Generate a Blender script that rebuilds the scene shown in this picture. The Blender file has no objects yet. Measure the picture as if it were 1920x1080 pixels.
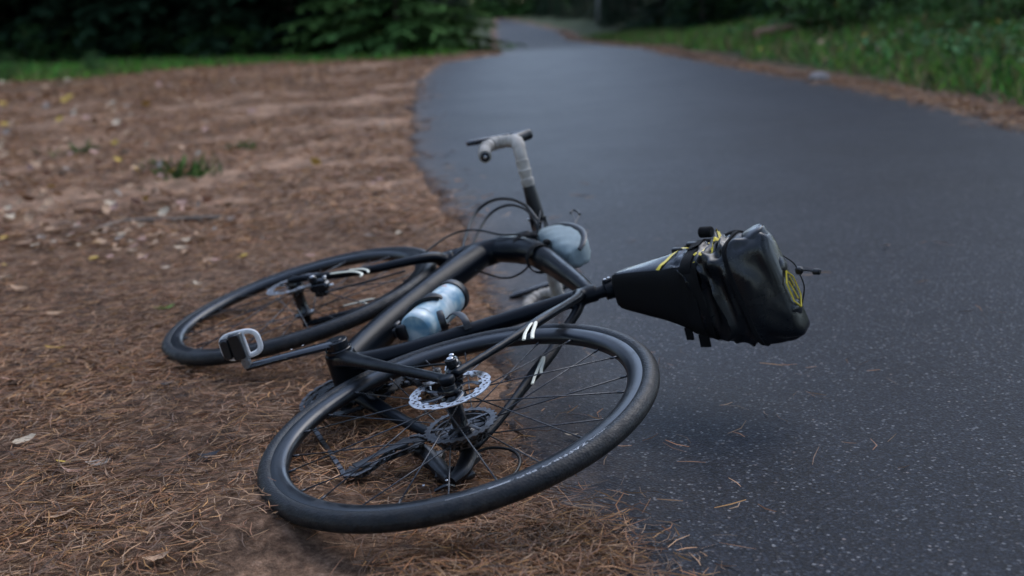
import bpy, math, random
import numpy as np
from mathutils import Matrix, Vector
from mathutils.bvhtree import BVHTree

random.seed(7); rng = np.random.default_rng(7)
sc = bpy.context.scene
col = sc.collection

# ------------------------------------------------------------------ camera, sky, sun, exposure
cam_d = bpy.data.cameras.new('camera')
cam_d.sensor_width = 36.0
cam_d.lens = 41.431
cam_d.clip_start = 0.05; cam_d.clip_end = 400
cam_d.dof.use_dof = True
cam_d.dof.focus_distance = 1.95
cam_d.dof.aperture_fstop = 3.0
cam = bpy.data.objects.new('camera', cam_d); col.objects.link(cam)
cam.matrix_world = Matrix([[0.998709, 0.049287, 0.012268, 0.0], [0.0, 0.241536, -0.970392, 0.0], [-0.05079, 0.969139, 0.241224, 0.785], [0.0, 0.0, 0.0, 1.0]])
sc.camera = cam

world = bpy.data.worlds.new('World'); sc.world = world; world.use_nodes = True
SUN_EL, SUN_AZ = 50.0, 40.0            # azimuth measured from +Y (away from the camera) towards +X
wn = world.node_tree; bg = wn.nodes['Background']
sky = wn.nodes.new('ShaderNodeTexSky'); sky.sky_type = 'NISHITA'; sky.sun_disc = False
sky.sun_elevation = math.radians(SUN_EL); sky.sun_rotation = math.radians(SUN_AZ)
sky.air_density = 1.0; sky.dust_density = 0.6; sky.ozone_density = 2.0
hs = wn.nodes.new('ShaderNodeHueSaturation'); hs.inputs['Saturation'].default_value = 0.82   # thin even overcast
wn.links.new(sky.outputs[0], hs.inputs['Color']); wn.links.new(hs.outputs[0], bg.inputs[0]); bg.inputs[1].default_value = 0.15
sun_d = bpy.data.lights.new('sun', 'SUN'); sun_d.energy = 0.6; sun_d.angle = math.radians(45); sun_d.color = (1.0, 0.97, 0.93)
sun = bpy.data.objects.new('sun', sun_d); col.objects.link(sun)
_d = Vector((math.sin(math.radians(SUN_AZ)) * math.cos(math.radians(SUN_EL)), math.cos(math.radians(SUN_AZ)) * math.cos(math.radians(SUN_EL)), math.sin(math.radians(SUN_EL))))
sun.rotation_euler = _d.to_track_quat('Z', 'Y').to_euler(); sun.location = (0, 0, 30)
sc.view_settings.view_transform = 'Standard'; sc.view_settings.look = 'None'
sc.view_settings.exposure = 1.64; sc.view_settings.gamma = 1.0; sc.view_settings.use_curve_mapping = False

# ------------------------------------------------------------------ helpers
def srgb(h):
    h = h.lstrip('#'); c = [int(h[i:i + 2], 16) / 255 for i in (0, 2, 4)]
    return tuple(x / 12.92 if x <= 0.04045 else ((x + 0.055) / 1.055) ** 2.4 for x in c) + (1,)

def nodes_of(name):
    m = bpy.data.materials.new(name); m.use_nodes = True
    return m, m.node_tree.nodes, m.node_tree.links, m.node_tree.nodes['Principled BSDF']

def noise(N, L, scale, detail=4, rough=0.55, vec=None):
    t = N.new('ShaderNodeTexNoise'); t.inputs['Scale'].default_value = scale
    t.inputs['Detail'].default_value = detail; t.inputs['Roughness'].default_value = rough
    if vec is not None: L.new(vec, t.inputs['Vector'])
    return t.outputs['Fac']

def ramp(N, L, fac, stops):
    r = N.new('ShaderNodeValToRGB'); e = r.color_ramp.elements
    while len(e) < len(stops): e.new(0.5)
    for k, (p, c) in enumerate(stops):
        e[k].position = p; e[k].color = c if len(c) == 4 else (*c, 1)
    L.new(fac, r.inputs[0]); return r.outputs[0]

def mix(N, L, fac, a, b):
    m = N.new('ShaderNodeMix'); m.data_type = 'RGBA'
    for sock, v in ((m.inputs[0], fac), (m.inputs[6], a), (m.inputs[7], b)):
        if hasattr(v, 'links'): L.new(v, sock)
        else: sock.default_value = v
    return m.outputs[2]

def bump(N, L, bsdf, h, strength, dist):
    b = N.new('ShaderNodeBump'); b.inputs['Strength'].default_value = strength; b.inputs['Distance'].default_value = dist
    L.new(h, b.inputs['Height']); L.new(b.outputs[0], bsdf.inputs['Normal'])

def mat(name, base, rough=0.5, metal=0.0, var=0.25, scale=60, bmp=0.0, bscale=400, dirt=None, dirt_amt=0.3, coat=0.0, spec=0.5):
    m, N, L, B = nodes_of(name)
    tc = N.new('ShaderNodeTexCoord').outputs['Object']
    n = noise(N, L, scale, 5, 0.6, tc)
    lo = tuple(c * (1 - var) for c in base[:3]) + (1,); hi = tuple(min(1, c * (1 + var)) for c in base[:3]) + (1,)
    c = ramp(N, L, n, [(0.3, lo), (0.7, hi)])
    if dirt is not None:
        dn = noise(N, L, scale * 0.35, 8, 0.7, tc)
        f = ramp(N, L, dn, [(0.5, (0, 0, 0)), (0.72, (dirt_amt,) * 3)])
        c = mix(N, L, f, c, dirt)
        rr = ramp(N, L, dn, [(0.5, (rough,) * 3), (0.72, (min(1, rough + 0.35),) * 3)])
        L.new(rr, B.inputs['Roughness'])
    else:
        rr = ramp(N, L, n, [(0.3, (max(0.03, rough - 0.07),) * 3), (0.7, (min(1, rough + 0.07),) * 3)])
        L.new(rr, B.inputs['Roughness'])
    L.new(c, B.inputs['Base Color']); B.inputs['Metallic'].default_value = metal
    B.inputs['Coat Weight'].default_value = coat; B.inputs['Coat Roughness'].default_value = 0.15
    B.inputs['Specular IOR Level'].default_value = spec
    if bmp: bump(N, L, B, noise(N, L, bscale, 3, 0.6, tc), bmp, 0.002)
    return m

def attr_mat(name, attr, rough=0.7, spec=0.3, trans=0.0, vscale=30, var=0.25):
    m, N, L, B = nodes_of(name)
    a = N.new('ShaderNodeAttribute'); a.attribute_name = attr
    g = N.new('ShaderNodeTexCoord').outputs['Object']
    k = ramp(N, L, noise(N, L, vscale, 3, 0.6, g), [(0.3, (1 - var,) * 3), (0.7, (1.0, 1.0, 1.0))])
    mm = N.new('ShaderNodeMix'); mm.data_type = 'RGBA'; mm.blend_type = 'MULTIPLY'; mm.inputs[0].default_value = 1
    L.new(a.outputs['Color'], mm.inputs[6]); L.new(k, mm.inputs[7])
    L.new(mm.outputs[2], B.inputs['Base Color'])
    B.inputs['Roughness'].default_value = rough; B.inputs['Specular IOR Level'].default_value = spec
    if trans: B.inputs['Subsurface Weight'].default_value = 0.0
    return m

class MB:
    def __init__(s): s.v = []; s.f = []; s.n = 0
    def add(s, v, f):
        v = np.asarray(v, float).reshape(-1, 3); s.v.append(v)
        s.f += [tuple(i + s.n for i in q) for q in f]; s.n += len(v); return s
    def tube(s, path, r, n=12, up=(0, 1, 0), smooth=0, caps=True):
        P = np.asarray(path, float); R = np.asarray(r, float)
        if R.ndim == 0: R = np.full((len(P), 2), float(R))
        elif R.ndim == 1 and len(R) == len(P): R = np.stack([R, R], 1)
        elif R.ndim == 1: R = np.tile(R, (len(P), 1))
        if smooth: P, R = crspline(P, smooth), crspline(R, smooth)
        T = np.gradient(P, axis=0); T /= np.linalg.norm(T, axis=1)[:, None] + 1e-12
        a = np.asarray(up, float); vs = []
        th = np.linspace(0, 2 * np.pi, n, endpoint=False)
        for i in range(len(P)):
            e1 = a - (a @ T[i]) * T[i]
            if np.linalg.norm(e1) < 1e-4: e1 = np.array([0.3, 0.2, 1.0]) - (np.array([0.3, 0.2, 1.0]) @ T[i]) * T[i]
            e1 /= np.linalg.norm(e1); a = e1
            e2 = np.cross(T[i], e1)
            vs.append(P[i] + R[i, 0] * np.cos(th)[:, None] * e1 + R[i, 1] * np.sin(th)[:, None] * e2)
        m = len(P); fs = []
        for i in range(m - 1):
            for j in range(n):
                k = (j + 1) % n
                fs.append((i * n + j, i * n + k, (i + 1) * n + k, (i + 1) * n + j))
        if caps:
            fs.append(tuple(range(n))[::-1]); fs.append(tuple((m - 1) * n + j for j in range(n)))
        return s.add(np.concatenate(vs), fs)
    def box(s, c, size, ax=None, bev=0.0):
        c = np.asarray(c, float); h = np.asarray(size, float) / 2
        A = np.eye(3) if ax is None else np.asarray(ax, float)
        b = min(bev, h.min() * 0.9)
        if b <= 0:
            v = [c + (np.array([x, y, z]) * h) @ A for x in (-1, 1) for y in (-1, 1) for z in (-1, 1)]
            return s.add(v, [(0, 1, 3, 2), (4, 6, 7, 5), (0, 4, 5, 1), (2, 3, 7, 6), (0, 2, 6, 4), (1, 5, 7, 3)])
        prof = []
        for sx, sy in ((1, 1), (-1, 1), (-1, -1), (1, -1)):
            pts = [(sx * h[0], sy * (h[1] - b)), (sx * (h[0] - b), sy * h[1])]
            if sx * sy < 0: pts = pts[::-1]
            prof += pts
        prof = np.array(prof); n = 8; vs = []
        for z, k in ((-h[2], b), (-h[2] + b, 0), (h[2] - b, 0), (h[2], b)):
            q = prof.copy(); q[:, 0] -= np.sign(q[:, 0]) * k * 0.7; q[:, 1] -= np.sign(q[:, 1]) * k * 0.7
            for x, y in q: vs.append(c + np.array([x, y, z]) @ A)
        fs = [(i * n + j, i * n + (j + 1) % n, (i + 1) * n + (j + 1) % n, (i + 1) * n + j) for i in range(3) for j in range(n)]
        fs += [tuple(range(n))[::-1], tuple(3 * n + j for j in range(n))]
        return s.add(vs, fs)
    def lathe(s, prof, c=(0, 0, 0), axis=(0, 1, 0), n=48, closed=False):
        ax = np.asarray(axis, float); ax /= np.linalg.norm(ax)
        e1 = np.cross(ax, [0.31, 0.2, 0.93]); e1 /= np.linalg.norm(e1); e2 = np.cross(ax, e1)
        th = np.linspace(0, 2 * np.pi, n, endpoint=False); m = len(prof); vs = []
        for r, h in prof:
            vs.append(np.asarray(c) + ax * h + max(r, 1e-5) * (np.cos(th)[:, None] * e1 + np.sin(th)[:, None] * e2))
        fs = []
        for i in range(m if closed else m - 1):
            i2 = (i + 1) % m
            for j in range(n):
                k = (j + 1) % n; fs.append((i * n + j, i2 * n + j, i2 * n + k, i * n + k))
        return s.add(np.concatenate(vs), fs)
    def cyl(s, a, b, r, n=20, bev=0.0008):
        a = np.asarray(a, float); b = np.asarray(b, float); L = np.linalg.norm(b - a)
        return s.lathe([(0, 0), (r - bev, 0), (r, bev), (r, L - bev), (r - bev, L), (0, L)], a, (b - a) / L, n)
    def build(s, name, m, parent=None, smooth=True, angle=40):
        V = np.concatenate(s.v)
        if parent is not None: V = V - np.array(ORIG.get(top_of(parent).name, (0, 0, 0)))
        me = bpy.data.meshes.new(name); me.from_pydata(V.tolist(), [], s.f)
        if smooth:
            me.polygons.foreach_set('use_smooth', [True] * len(me.polygons))
            me.set_sharp_from_angle(angle=math.radians(angle))
        me.update()
        return link(name, me, m, parent)

ORIG = {}
def top_of(o):
    while o.parent is not None: o = o.parent
    return o
def link(name, me, m, parent=None):
    o = bpy.data.objects.new(name, me); col.objects.link(o)
    if m is not None and len(me.materials) == 0: me.materials.append(m)
    if parent is not None: o.parent = parent
    return o
def thing(name, label, cat, mw, origin=(0, 0, 0), group=None):
    o = bpy.data.objects.new(name, None); col.objects.link(o); o.empty_display_size = 0.05
    o.matrix_world = mw @ Matrix.Translation(origin); ORIG[o.name] = tuple(origin)
    tag(o, label, cat, group); return o
def tag(o, label, cat, group=None):
    o['label'] = label; o['category'] = cat
    if group: o['group'] = group
    return o
def crspline(P, k):
    P = np.asarray(P, float); Q = np.concatenate([[2 * P[0] - P[1]], P, [2 * P[-1] - P[-2]]]); out = []
    for i in range(1, len(Q) - 2):
        p0, p1, p2, p3 = Q[i - 1:i + 3]
        for t in np.linspace(0, 1, k, endpoint=False):
            out.append(0.5 * ((2 * p1) + (-p0 + p2) * t + (2 * p0 - 5 * p1 + 4 * p2 - p3) * t * t + (-p0 + 3 * p1 - 3 * p2 + p3) * t ** 3))
    out.append(Q[-2]); return np.array(out)

# value noise on numpy arrays
_perm = rng.random((256, 256))
def vnoise(x, y):
    xi = np.floor(x).astype(int); yi = np.floor(y).astype(int); fx = x - xi; fy = y - yi
    fx = fx * fx * (3 - 2 * fx); fy = fy * fy * (3 - 2 * fy)
    g = lambda a, b: _perm[a & 255, b & 255]
    return (g(xi, yi) * (1 - fx) + g(xi + 1, yi) * fx) * (1 - fy) + (g(xi, yi + 1) * (1 - fx) + g(xi + 1, yi + 1) * fx) * fy
def fbm(x, y, o=4):
    s = 0; a = 0.5; t = 0
    for k in range(o): s = s + a * vnoise(x * 2 ** k + 17.3 * k, y * 2 ** k + 9.1 * k); t += a; a *= 0.5
    return s / t
def sstep(a, b, x):
    t = np.clip((x - a) / (b - a), 0, 1); return t * t * (3 - 2 * t)

# ------------------------------------------------------------------ the lie of the land
LEFT = np.array([[0.3, -12.0], [0.06, 1.2], [-0.003, 1.493], [-0.015, 1.703], [-0.023, 1.947], [-0.035, 2.199], [-0.046, 2.403], [-0.077, 2.648], [-0.133, 3.058], [-0.16, 3.447], [-0.219, 3.948], [-0.291, 4.487], [-0.395, 5.041], [-0.515, 5.739], [-0.663, 7.176], [-0.819, 9.02], [-0.981, 12.021], [-0.91, 15.013], [-0.186, 16.344], [-0.474, 36.342], [-0.698, 47.204], [-0.874, 60.553], [-0.889, 74.129]])
RIGHT = np.array([[2.9, -12.0], [2.75, 3.0], [2.553, 5.979], [2.59, 6.958], [2.449, 8.68], [2.149, 11.143], [1.839, 14.56], [1.656, 20.165], [1.653, 43.23], [0.688, 57.187], [-0.722, 73.687]])
def left_x(y): return np.interp(y, LEFT[:, 1], LEFT[:, 0])
def right_x(y): return np.interp(y, RIGHT[:, 1], RIGHT[:, 0])
def road_z(y): return np.where(y < 16, 0, np.where(y < 36, -0.03 * (y - 16), -0.6)) * 1.0
MOUNDS = [(-0.44, 1.77, 0.022, 0.16), (-0.40, 1.66, 0.02, 0.14), (-0.86, 2.72, 0.004, 0.15), (0.02, 1.45, 0.018, 0.18), (-0.2, 1.4, 0.012, 0.12)]
def land_z(x, y):
    x = np.asarray(x, float); y = np.asarray(y, float)
    rz = road_z(y) * sstep(-9, -1.5, x)
    lx, rx = left_x(y), right_x(y)
    dl = lx - x; dr = x - rx
    off = np.maximum(dl, dr)                      # > 0 beside the road
    bump_ = (fbm(x * 1.7, y * 1.7) - 0.5) * 0.05 + (fbm(x * 9, y * 9, 3) - 0.5) * 0.022
    z = rz - 0.02 + 0.022 * sstep(-0.06, 0.10, off) + bump_ * sstep(0.02, 0.5, off)
    bank = 0.55 * sstep(0.5, 6.0, dr) + 0.5 * sstep(6, 25, dr)
    z = z + bank + sstep(0.6, 4, dr) * (fbm(x * 0.6, y * 0.6) - 0.5) * 0.25
    for mx, my, mh, mr in MOUNDS: z = z + mh * np.exp(-((x - mx) ** 2 + (y - my) ** 2) / (2 * mr * mr / 3))
    near = np.exp(-((x + 0.7) ** 2 + (y - 2.3) ** 2) / 1.2)   # keep it level under the bicycle
    return z - bump_ * sstep(0.02, 0.5, off) * near * 0.75

def grid_obj(name, xs, ys, zf, m, attrs=None):
    X, Y = np.meshgrid(xs, ys); Z = zf(X, Y); nx, ny = len(xs), len(ys)
    me = bpy.data.meshes.new(name)
    V = np.stack([X, Y, Z], -1).reshape(-1, 3)
    idx = np.arange(nx * ny).reshape(ny, nx)
    F = np.stack([idx[:-1, :-1], idx[:-1, 1:], idx[1:, 1:], idx[1:, :-1]], -1).reshape(-1, 4)
    fast_mesh(me, V, F)
    me.polygons.foreach_set('use_smooth', np.ones(len(F), bool))
    if attrs:
        for k, fn in attrs.items():
            a = me.attributes.new(k, 'FLOAT', 'POINT'); a.data.foreach_set('value', fn(X, Y).reshape(-1).astype(np.float32))
    return link(name, me, m)
def fast_mesh(me, V, F):
    V = np.asarray(V, np.float32); F = np.asarray(F, np.int32); k = F.shape[1]
    me.vertices.add(len(V)); me.vertices.foreach_set('co', V.reshape(-1))
    me.loops.add(F.size); me.loops.foreach_set('vertex_index', F.reshape(-1))
    me.polygons.add(len(F)); me.polygons.foreach_set('loop_start', np.arange(0, F.size, k, dtype=np.int32))
    me.update(calc_edges=True)
def col_attr(me, C):
    a = me.attributes.new('tint', 'FLOAT_COLOR', 'POINT'); C = np.concatenate([C, np.ones((len(C), 1))], 1)
    a.data.foreach_set('color', C.astype(np.float32).reshape(-1))

# ---- ground material: brown needle-strewn soil, sandy worn patches, mossy green where 'green' says so
m_ground, N, L, B = nodes_of('forest_soil')
geo = N.new('ShaderNodeNewGeometry').outputs['Position']
n1 = noise(N, L, 3.0, 8, 0.65, geo); n2 = noise(N, L, 38, 6, 0.7, geo); n3 = noise(N, L, 160, 4, 0.7, geo)
c1 = ramp(N, L, n2, [(0.30, (0.022, 0.014, 0.009)), (0.46, (0.08, 0.045, 0.027)), (0.58, (0.17, 0.10, 0.062)), (0.72, (0.32, 0.20, 0.135))])
c2 = ramp(N, L, n3, [(0.34, (0.11, 0.06, 0.038)), (0.5, (0.34, 0.20, 0.125)), (0.66, (0.64, 0.43, 0.29))])
at = N.new('ShaderNodeAttribute'); at.attribute_name = 'sand'
fm = N.new('ShaderNodeMath'); fm.operation = 'MULTIPLY'; L.new(at.outputs['Fac'], fm.inputs[0])
L.new(ramp(N, L, n1, [(0.32, (0.25,) * 3), (0.62, (1.0,) * 3)]), fm.inputs[1])
c3 = mix(N, L, fm.outputs[0], c1, c2)
n4 = noise(N, L, 9, 6, 0.7, geo)
mt = N.new('ShaderNodeMix'); mt.data_type = 'RGBA'; mt.blend_type = 'MULTIPLY'; mt.inputs[0].default_value = 1
L.new(c3, mt.inputs[6]); L.new(ramp(N, L, n4, [(0.36, (0.45, 0.42, 0.40)), (0.5, (0.95,) * 3), (0.64, (1.3, 1.25, 1.2))]), mt.inputs[7]); c3 = mt.outputs[2]
ag = N.new('ShaderNodeAttribute'); ag.attribute_name = 'green'
c4 = ramp(N, L, n2, [(0.3, (0.018, 0.024, 0.008)), (0.7, (0.045, 0.06, 0.018))])
L.new(mix(N, L, ag.outputs['Fac'], c3, c4), B.inputs['Base Color'])
B.inputs['Roughness'].default_value = 0.95; B.inputs['Specular IOR Level'].default_value = 0.15
bump(N, L, B, n3, 0.7, 0.008)

def dens(a, b, step): return np.arange(a, b, step)
xs = np.concatenate([dens(-120, -30, 6), dens(-30, -6, 0.8), dens(-6, -2.2, 0.12), dens(-2.2, 1.2, 0.022), dens(1.2, 8, 0.12), dens(8, 30, 0.8), dens(30, 121, 6)])
ys = np.concatenate([dens(-30, 0.6, 1.2), dens(0.6, 4.2, 0.022), dens(4.2, 9, 0.07), dens(9, 22, 0.22), dens(22, 50, 0.9), dens(50, 200, 8)])
def sand_f(X, Y):
    lx = left_x(Y)
    return np.clip(sstep(3.0, 5.5, Y) * (1 - sstep(16, 19, Y)) * sstep(-7, -1.2, X - 0.0) * (X < right_x(Y)) + 0.6 * np.exp(-((X + 0.35) ** 2 + (Y - 1.35) ** 2) / 0.05) + 0.8 * np.exp(-np.abs(left_x(Y) - X) / 0.12) * (Y < 17), 0, 1)
def green_f(X, Y):
    left = sstep(15.6, 20.0, Y + 6.0 * (fbm(X * 1.1, Y * 0.8) - 0.5) - 0.6 * sstep(-3.5, -1.2, X) + 3.5 * sstep(-4.2, -5.5, X)) * (X < left_x(Y) - 0.2)
    right = sstep(0.30, 0.65, X - right_x(Y) + 0.3 * (fbm(X * 3, Y * 3) - 0.5))
    return np.clip(left + right, 0, 1)
ground = grid_obj('ground', xs, ys, land_z, m_ground, {'sand': sand_f, 'green': green_f}); ground['kind'] = 'structure'

# ---- asphalt
m_road, N, L, B = nodes_of('asphalt')
geo = N.new('ShaderNodeNewGeometry').outputs['Position']
vo = N.new('ShaderNodeTexVoronoi'); vo.inputs['Scale'].default_value = 215; L.new(geo, vo.inputs['Vector'])
sepc = N.new('ShaderNodeSeparateColor'); L.new(vo.outputs['Color'], sepc.inputs[0])
stone = ramp(N, L, sepc.outputs[0], [(0.0, (0.006, 0.0085, 0.0135)), (0.55, (0.013, 0.0175, 0.027)), (0.86, (0.024, 0.030, 0.043)), (0.95, (0.055, 0.06, 0.07)), (1.0, (0.17, 0.17, 0.175))])
tone = ramp(N, L, sepc.outputs[1], [(0.8, (1, 1, 1)), (1.0, (1.15, 0.92, 0.82))])
m1 = N.new('ShaderNodeMix'); m1.data_type = 'RGBA'; m1.blend_type = 'MULTIPLY'; m1.inputs[0].default_value = 1
L.new(stone, m1.inputs[6]); L.new(tone, m1.inputs[7])
chip = ramp(N, L, vo.outputs['Distance'], [(0.0, (1,) * 3), (0.45, (0.9,) * 3), (0.75, (0.35,) * 3)])
m2 = N.new('ShaderNodeMix'); m2.data_type = 'RGBA'; m2.blend_type = 'MULTIPLY'; m2.inputs[0].default_value = 1
L.new(m1.outputs[2], m2.inputs[6]); L.new(chip, m2.inputs[7])
big = ramp(N, L, noise(N, L, 1.1, 6, 0.6, geo), [(0.3, (0.78,) * 3), (0.7, (1.15,) * 3)])
m3 = N.new('ShaderNodeMix'); m3.data_type = 'RGBA'; m3.blend_type = 'MULTIPLY'; m3.inputs[0].default_value = 1
L.new(m2.outputs[2], m3.inputs[6]); L.new(big, m3.inputs[7])
ad = N.new('ShaderNodeAttribute'); ad.attribute_name = 'dust'
dn = ramp(N, L, noise(N, L, 26, 8, 0.72, geo), [(0.36, (0.15,) * 3), (0.62, (1.0,) * 3)])
dm = N.new('ShaderNodeMath'); dm.operation = 'MULTIPLY'; L.new(ad.outputs['Fac'], dm.inputs[0]); L.new(dn, dm.inputs[1])
soil = ramp(N, L, noise(N, L, 240, 3, 0.6, geo), [(0.3, (0.06, 0.042, 0.032)), (0.7, (0.20, 0.14, 0.105))])
L.new(mix(N, L, dm.outputs[0], m3.outputs[2], soil), B.inputs['Base Color'])
ao = N.new('ShaderNodeAttribute'); ao.attribute_name = 'far_dull'       # extra roughness beyond the crest, dulling the sky reflection as canopy shade would
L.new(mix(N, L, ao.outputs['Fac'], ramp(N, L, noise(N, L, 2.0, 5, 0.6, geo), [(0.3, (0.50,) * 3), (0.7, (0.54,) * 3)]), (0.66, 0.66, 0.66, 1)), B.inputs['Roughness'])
B.inputs['Specular IOR Level'].default_value = 0.08
bump(N, L, B, vo.outputs['Distance'], 0.35, 0.0025)
ry = np.concatenate([dens(-12, 0.8, 0.8), dens(0.8, 5, 0.025), dens(5, 18, 0.08), dens(18, 95, 0.6)])
nu = 41; ru = np.linspace(0, 1, nu); RV = []; DU = []
for y in ry:
    l = float(left_x(y)); r = float(right_x(y))
    l += 0.075 * (fbm(np.array(y * 4.0), np.array(3.3)) - 0.5) * 2 + 0.045 * (fbm(np.array(y * 21.0), np.array(8.3)) - 0.5) * 2
    r += 0.05 * (fbm(np.array(y * 2.0), np.array(33.3)) - 0.5) * 2
    x = l + (r - l) * (ru ** 1.6)
    for xx in x:
        RV.append((xx, y, float(road_z(np.array(y))) + 0.004 - 0.012 * max(0, 1 - (xx - l) / 0.05) ** 2))
        DU.append(max(0.95 * math.exp(-(xx - l) / 0.075) , 0.45 * math.exp(-(r - xx) / 0.1)) + 0.10 * math.exp(-(xx - l) / 0.35))
idx = np.arange(len(ry) * nu).reshape(len(ry), nu)
me = bpy.data.meshes.new('road'); fast_mesh(me, RV, np.stack([idx[:-1, :-1], idx[:-1, 1:], idx[1:, 1:], idx[1:, :-1]], -1).reshape(-1, 4))
me.polygons.foreach_set('use_smooth', np.ones(len(me.polygons), bool))
a = me.attributes.new('dust', 'FLOAT', 'POINT'); a.data.foreach_set('value', np.clip(np.array(DU, np.float32), 0, 1))
RVa = np.array(RV); a = me.attributes.new('far_dull', 'FLOAT', 'POINT'); a.data.foreach_set('value', sstep(15.5, 25, RVa[:, 1]).astype(np.float32))
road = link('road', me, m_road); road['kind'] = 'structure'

# ------------------------------------------------------------------ trees and undergrowth
def card_mesh(name, centers, dirs, norms, L_, W_, tint, bend=0.12):
    """many small leaf faces: each a bent strip of two quads"""
    n = len(centers); c = centers; d = dirs / np.linalg.norm(dirs, axis=1)[:, None]
    s = np.cross(d, norms); s /= np.linalg.norm(s, axis=1)[:, None] + 1e-9; nn = np.cross(s, d)
    L_ = np.broadcast_to(L_, (n,))[:, None]; W_ = np.broadcast_to(W_, (n,))[:, None]
    V = np.empty((n, 6, 3))
    V[:, 0] = c - s * W_ * 0.15; V[:, 1] = c + s * W_ * 0.15
    mid = c + d * L_ * 0.5
    V[:, 2] = mid + s * W_ * 0.5 - nn * L_ * bend * 0.2; V[:, 3] = mid - s * W_ * 0.5 - nn * L_ * bend * 0.2
    tip = c + d * L_ - nn * L_ * bend
    V[:, 4] = tip + s * W_ * 0.12; V[:, 5] = tip - s * W_ * 0.12
    b = np.arange(n)[:, None] * 6
    F = np.concatenate([b + [0, 1, 2, 3], b + [3, 2, 4, 5]])
    me = bpy.data.meshes.new(name); fast_mesh(me, V.reshape(-1, 3), F)
    col_attr(me, np.repeat(tint, 6, axis=0)); return me
m_spruce = attr_mat('spruce_needles', 'tint', 0.9, 0.05)
m_leaf = attr_mat('broad_leaves', 'tint', 0.7, 0.12)
m_grass = attr_mat('grass_blades', 'tint', 0.8, 0.08)
m_bark = mat('bark', (0.055, 0.042, 0.034), 0.95, var=0.5, scale=9, bmp=0.8, bscale=30)
m_bark_grey = mat('grey_bark', (0.26, 0.26, 0.24), 0.9, var=0.5, scale=8, bmp=0.6, bscale=25)

def spruce_crown(h, r0, seed, dens_=1.0, tone=(0.014, 0.03, 0.014)):
    g = np.random.default_rng(seed); C, D, Nn, T, Ls, Ws = [], [], [], [], [], []
    z = 0.12
    while z < h - 0.15:
        k = 1 - z / h; R = r0 * (0.12 + 0.88 * k ** 0.85) * (0.85 + 0.3 * g.random())
        nb = int((7 + 5 * k) * dens_)
        for b in range(nb):
            a = g.random() * 2 * np.pi; Rb = R * (0.7 + 0.45 * g.random()); tn = 0.55 + 0.9 * g.random()
            m = max(4, int(Rb * 9 * dens_))
            for t in np.linspace(0.12, 1, m):
                rad = np.array([math.cos(a), math.sin(a), 0]); p = rad * Rb * t; p[2] = z - 0.28 * Rb * t ** 1.4 + 0.1 * Rb * t
                side = 1 if g.random() < 0.5 else -1; aa = a + side * (0.5 + 0.5 * g.random())
                d = np.array([math.cos(aa), math.sin(aa), -0.35 + 0.3 * g.random()])
                C.append(p); D.append(d); Nn.append([0.3 * g.normal(), 0.3 * g.normal(), 1])
                Ls.append(0.16 + 0.24 * g.random()); Ws.append(0.07 + 0.08 * g.random())
                q = tn * (0.6 + 0.8 * g.random()); T.append([tone[0] * q, tone[1] * q, tone[2] * q])
        z += 0.20 + 0.14 * g.random() + 0.012 * h * (z / h)
    C, D, Nn = (np.array(q, float) for q in (C, D, Nn))
    C[:, 2] = np.maximum(C[:, 2], 0.03)
    return card_mesh('spruce_crown', C, D, Nn, np.array(Ls), np.array(Ws), np.array(T))
def trunk_mesh(name, h, r, m, lean=0.0, n=9, limbs=0, seed=0):
    g = np.random.default_rng(seed); mb = MB(); k = 8
    P = [(lean * t * h + 0.02 * h * math.sin(3 * t + seed), 0.015 * h * math.sin(2.3 * t + seed * 2), t * h - 0.15) for t in np.linspace(0, 1, k)]
    mb.tube(P, [r * (1.25 if i == 0 else 1 - 0.85 * i / (k - 1)) for i in range(k)], n)
    for i in range(limbs):
        t = 0.35 + 0.6 * g.random(); a = g.random() * 6.28; L0 = h * 0.28 * (1.2 - t); b = np.array([lean * t * h, 0, t * h])
        e = b + np.array([math.cos(a) * L0, math.sin(a) * L0, L0 * 0.5])
        mb.tube([b, (b + e) / 2 + [0, 0, 0.06 * L0], e], [r * 0.3, r * 0.2, r * 0.08], 6)
    V = np.concatenate(mb.v); me = bpy.data.meshes.new(name); me.from_pydata(V.tolist(), [], mb.f)
    me.polygons.foreach_set('use_smooth', [True] * len(me.polygons)); me.update(); me.materials.append(m); return me
def leafy_crown(r, h, zc, n, seed, tone, size=(0.06, 0.11), flat=1.0):
    g = np.random.default_rng(seed); C = []
    ncl = max(5, n // 60); cl = g.normal(size=(ncl, 3)); cl /= np.linalg.norm(cl, axis=1)[:, None]; cl *= (g.random((ncl, 1)) ** 0.4)
    cl *= [r, r, h / 2]; k = g.integers(0, ncl, n)
    C = cl[k] + g.normal(size=(n, 3)) * np.array([r, r, h / 2]) * 0.22; C[:, 2] += zc; C[:, 2] = np.maximum(C[:, 2], 0.02)
    D = g.normal(size=(n, 3)); D[:, 2] = D[:, 2] * 0.4 - 0.2; Nn = g.normal(size=(n, 3)) * 0.5 + [0, 0, 1]
    cq = 0.55 + 0.9 * g.random(ncl); q = (cq[k] * (0.6 + 0.8 * g.random(n)))[:, None]
    T = np.array(tone) * q; y = g.random(n) < 0.05; T[y] = np.array([0.09, 0.08, 0.015]) * (0.5 + g.random((y.sum(), 1)))
    return card_mesh('leafy_crown', C, D, Nn, g.uniform(*size, n), g.uniform(*size, n) * 0.7, T, 0.15)

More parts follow.
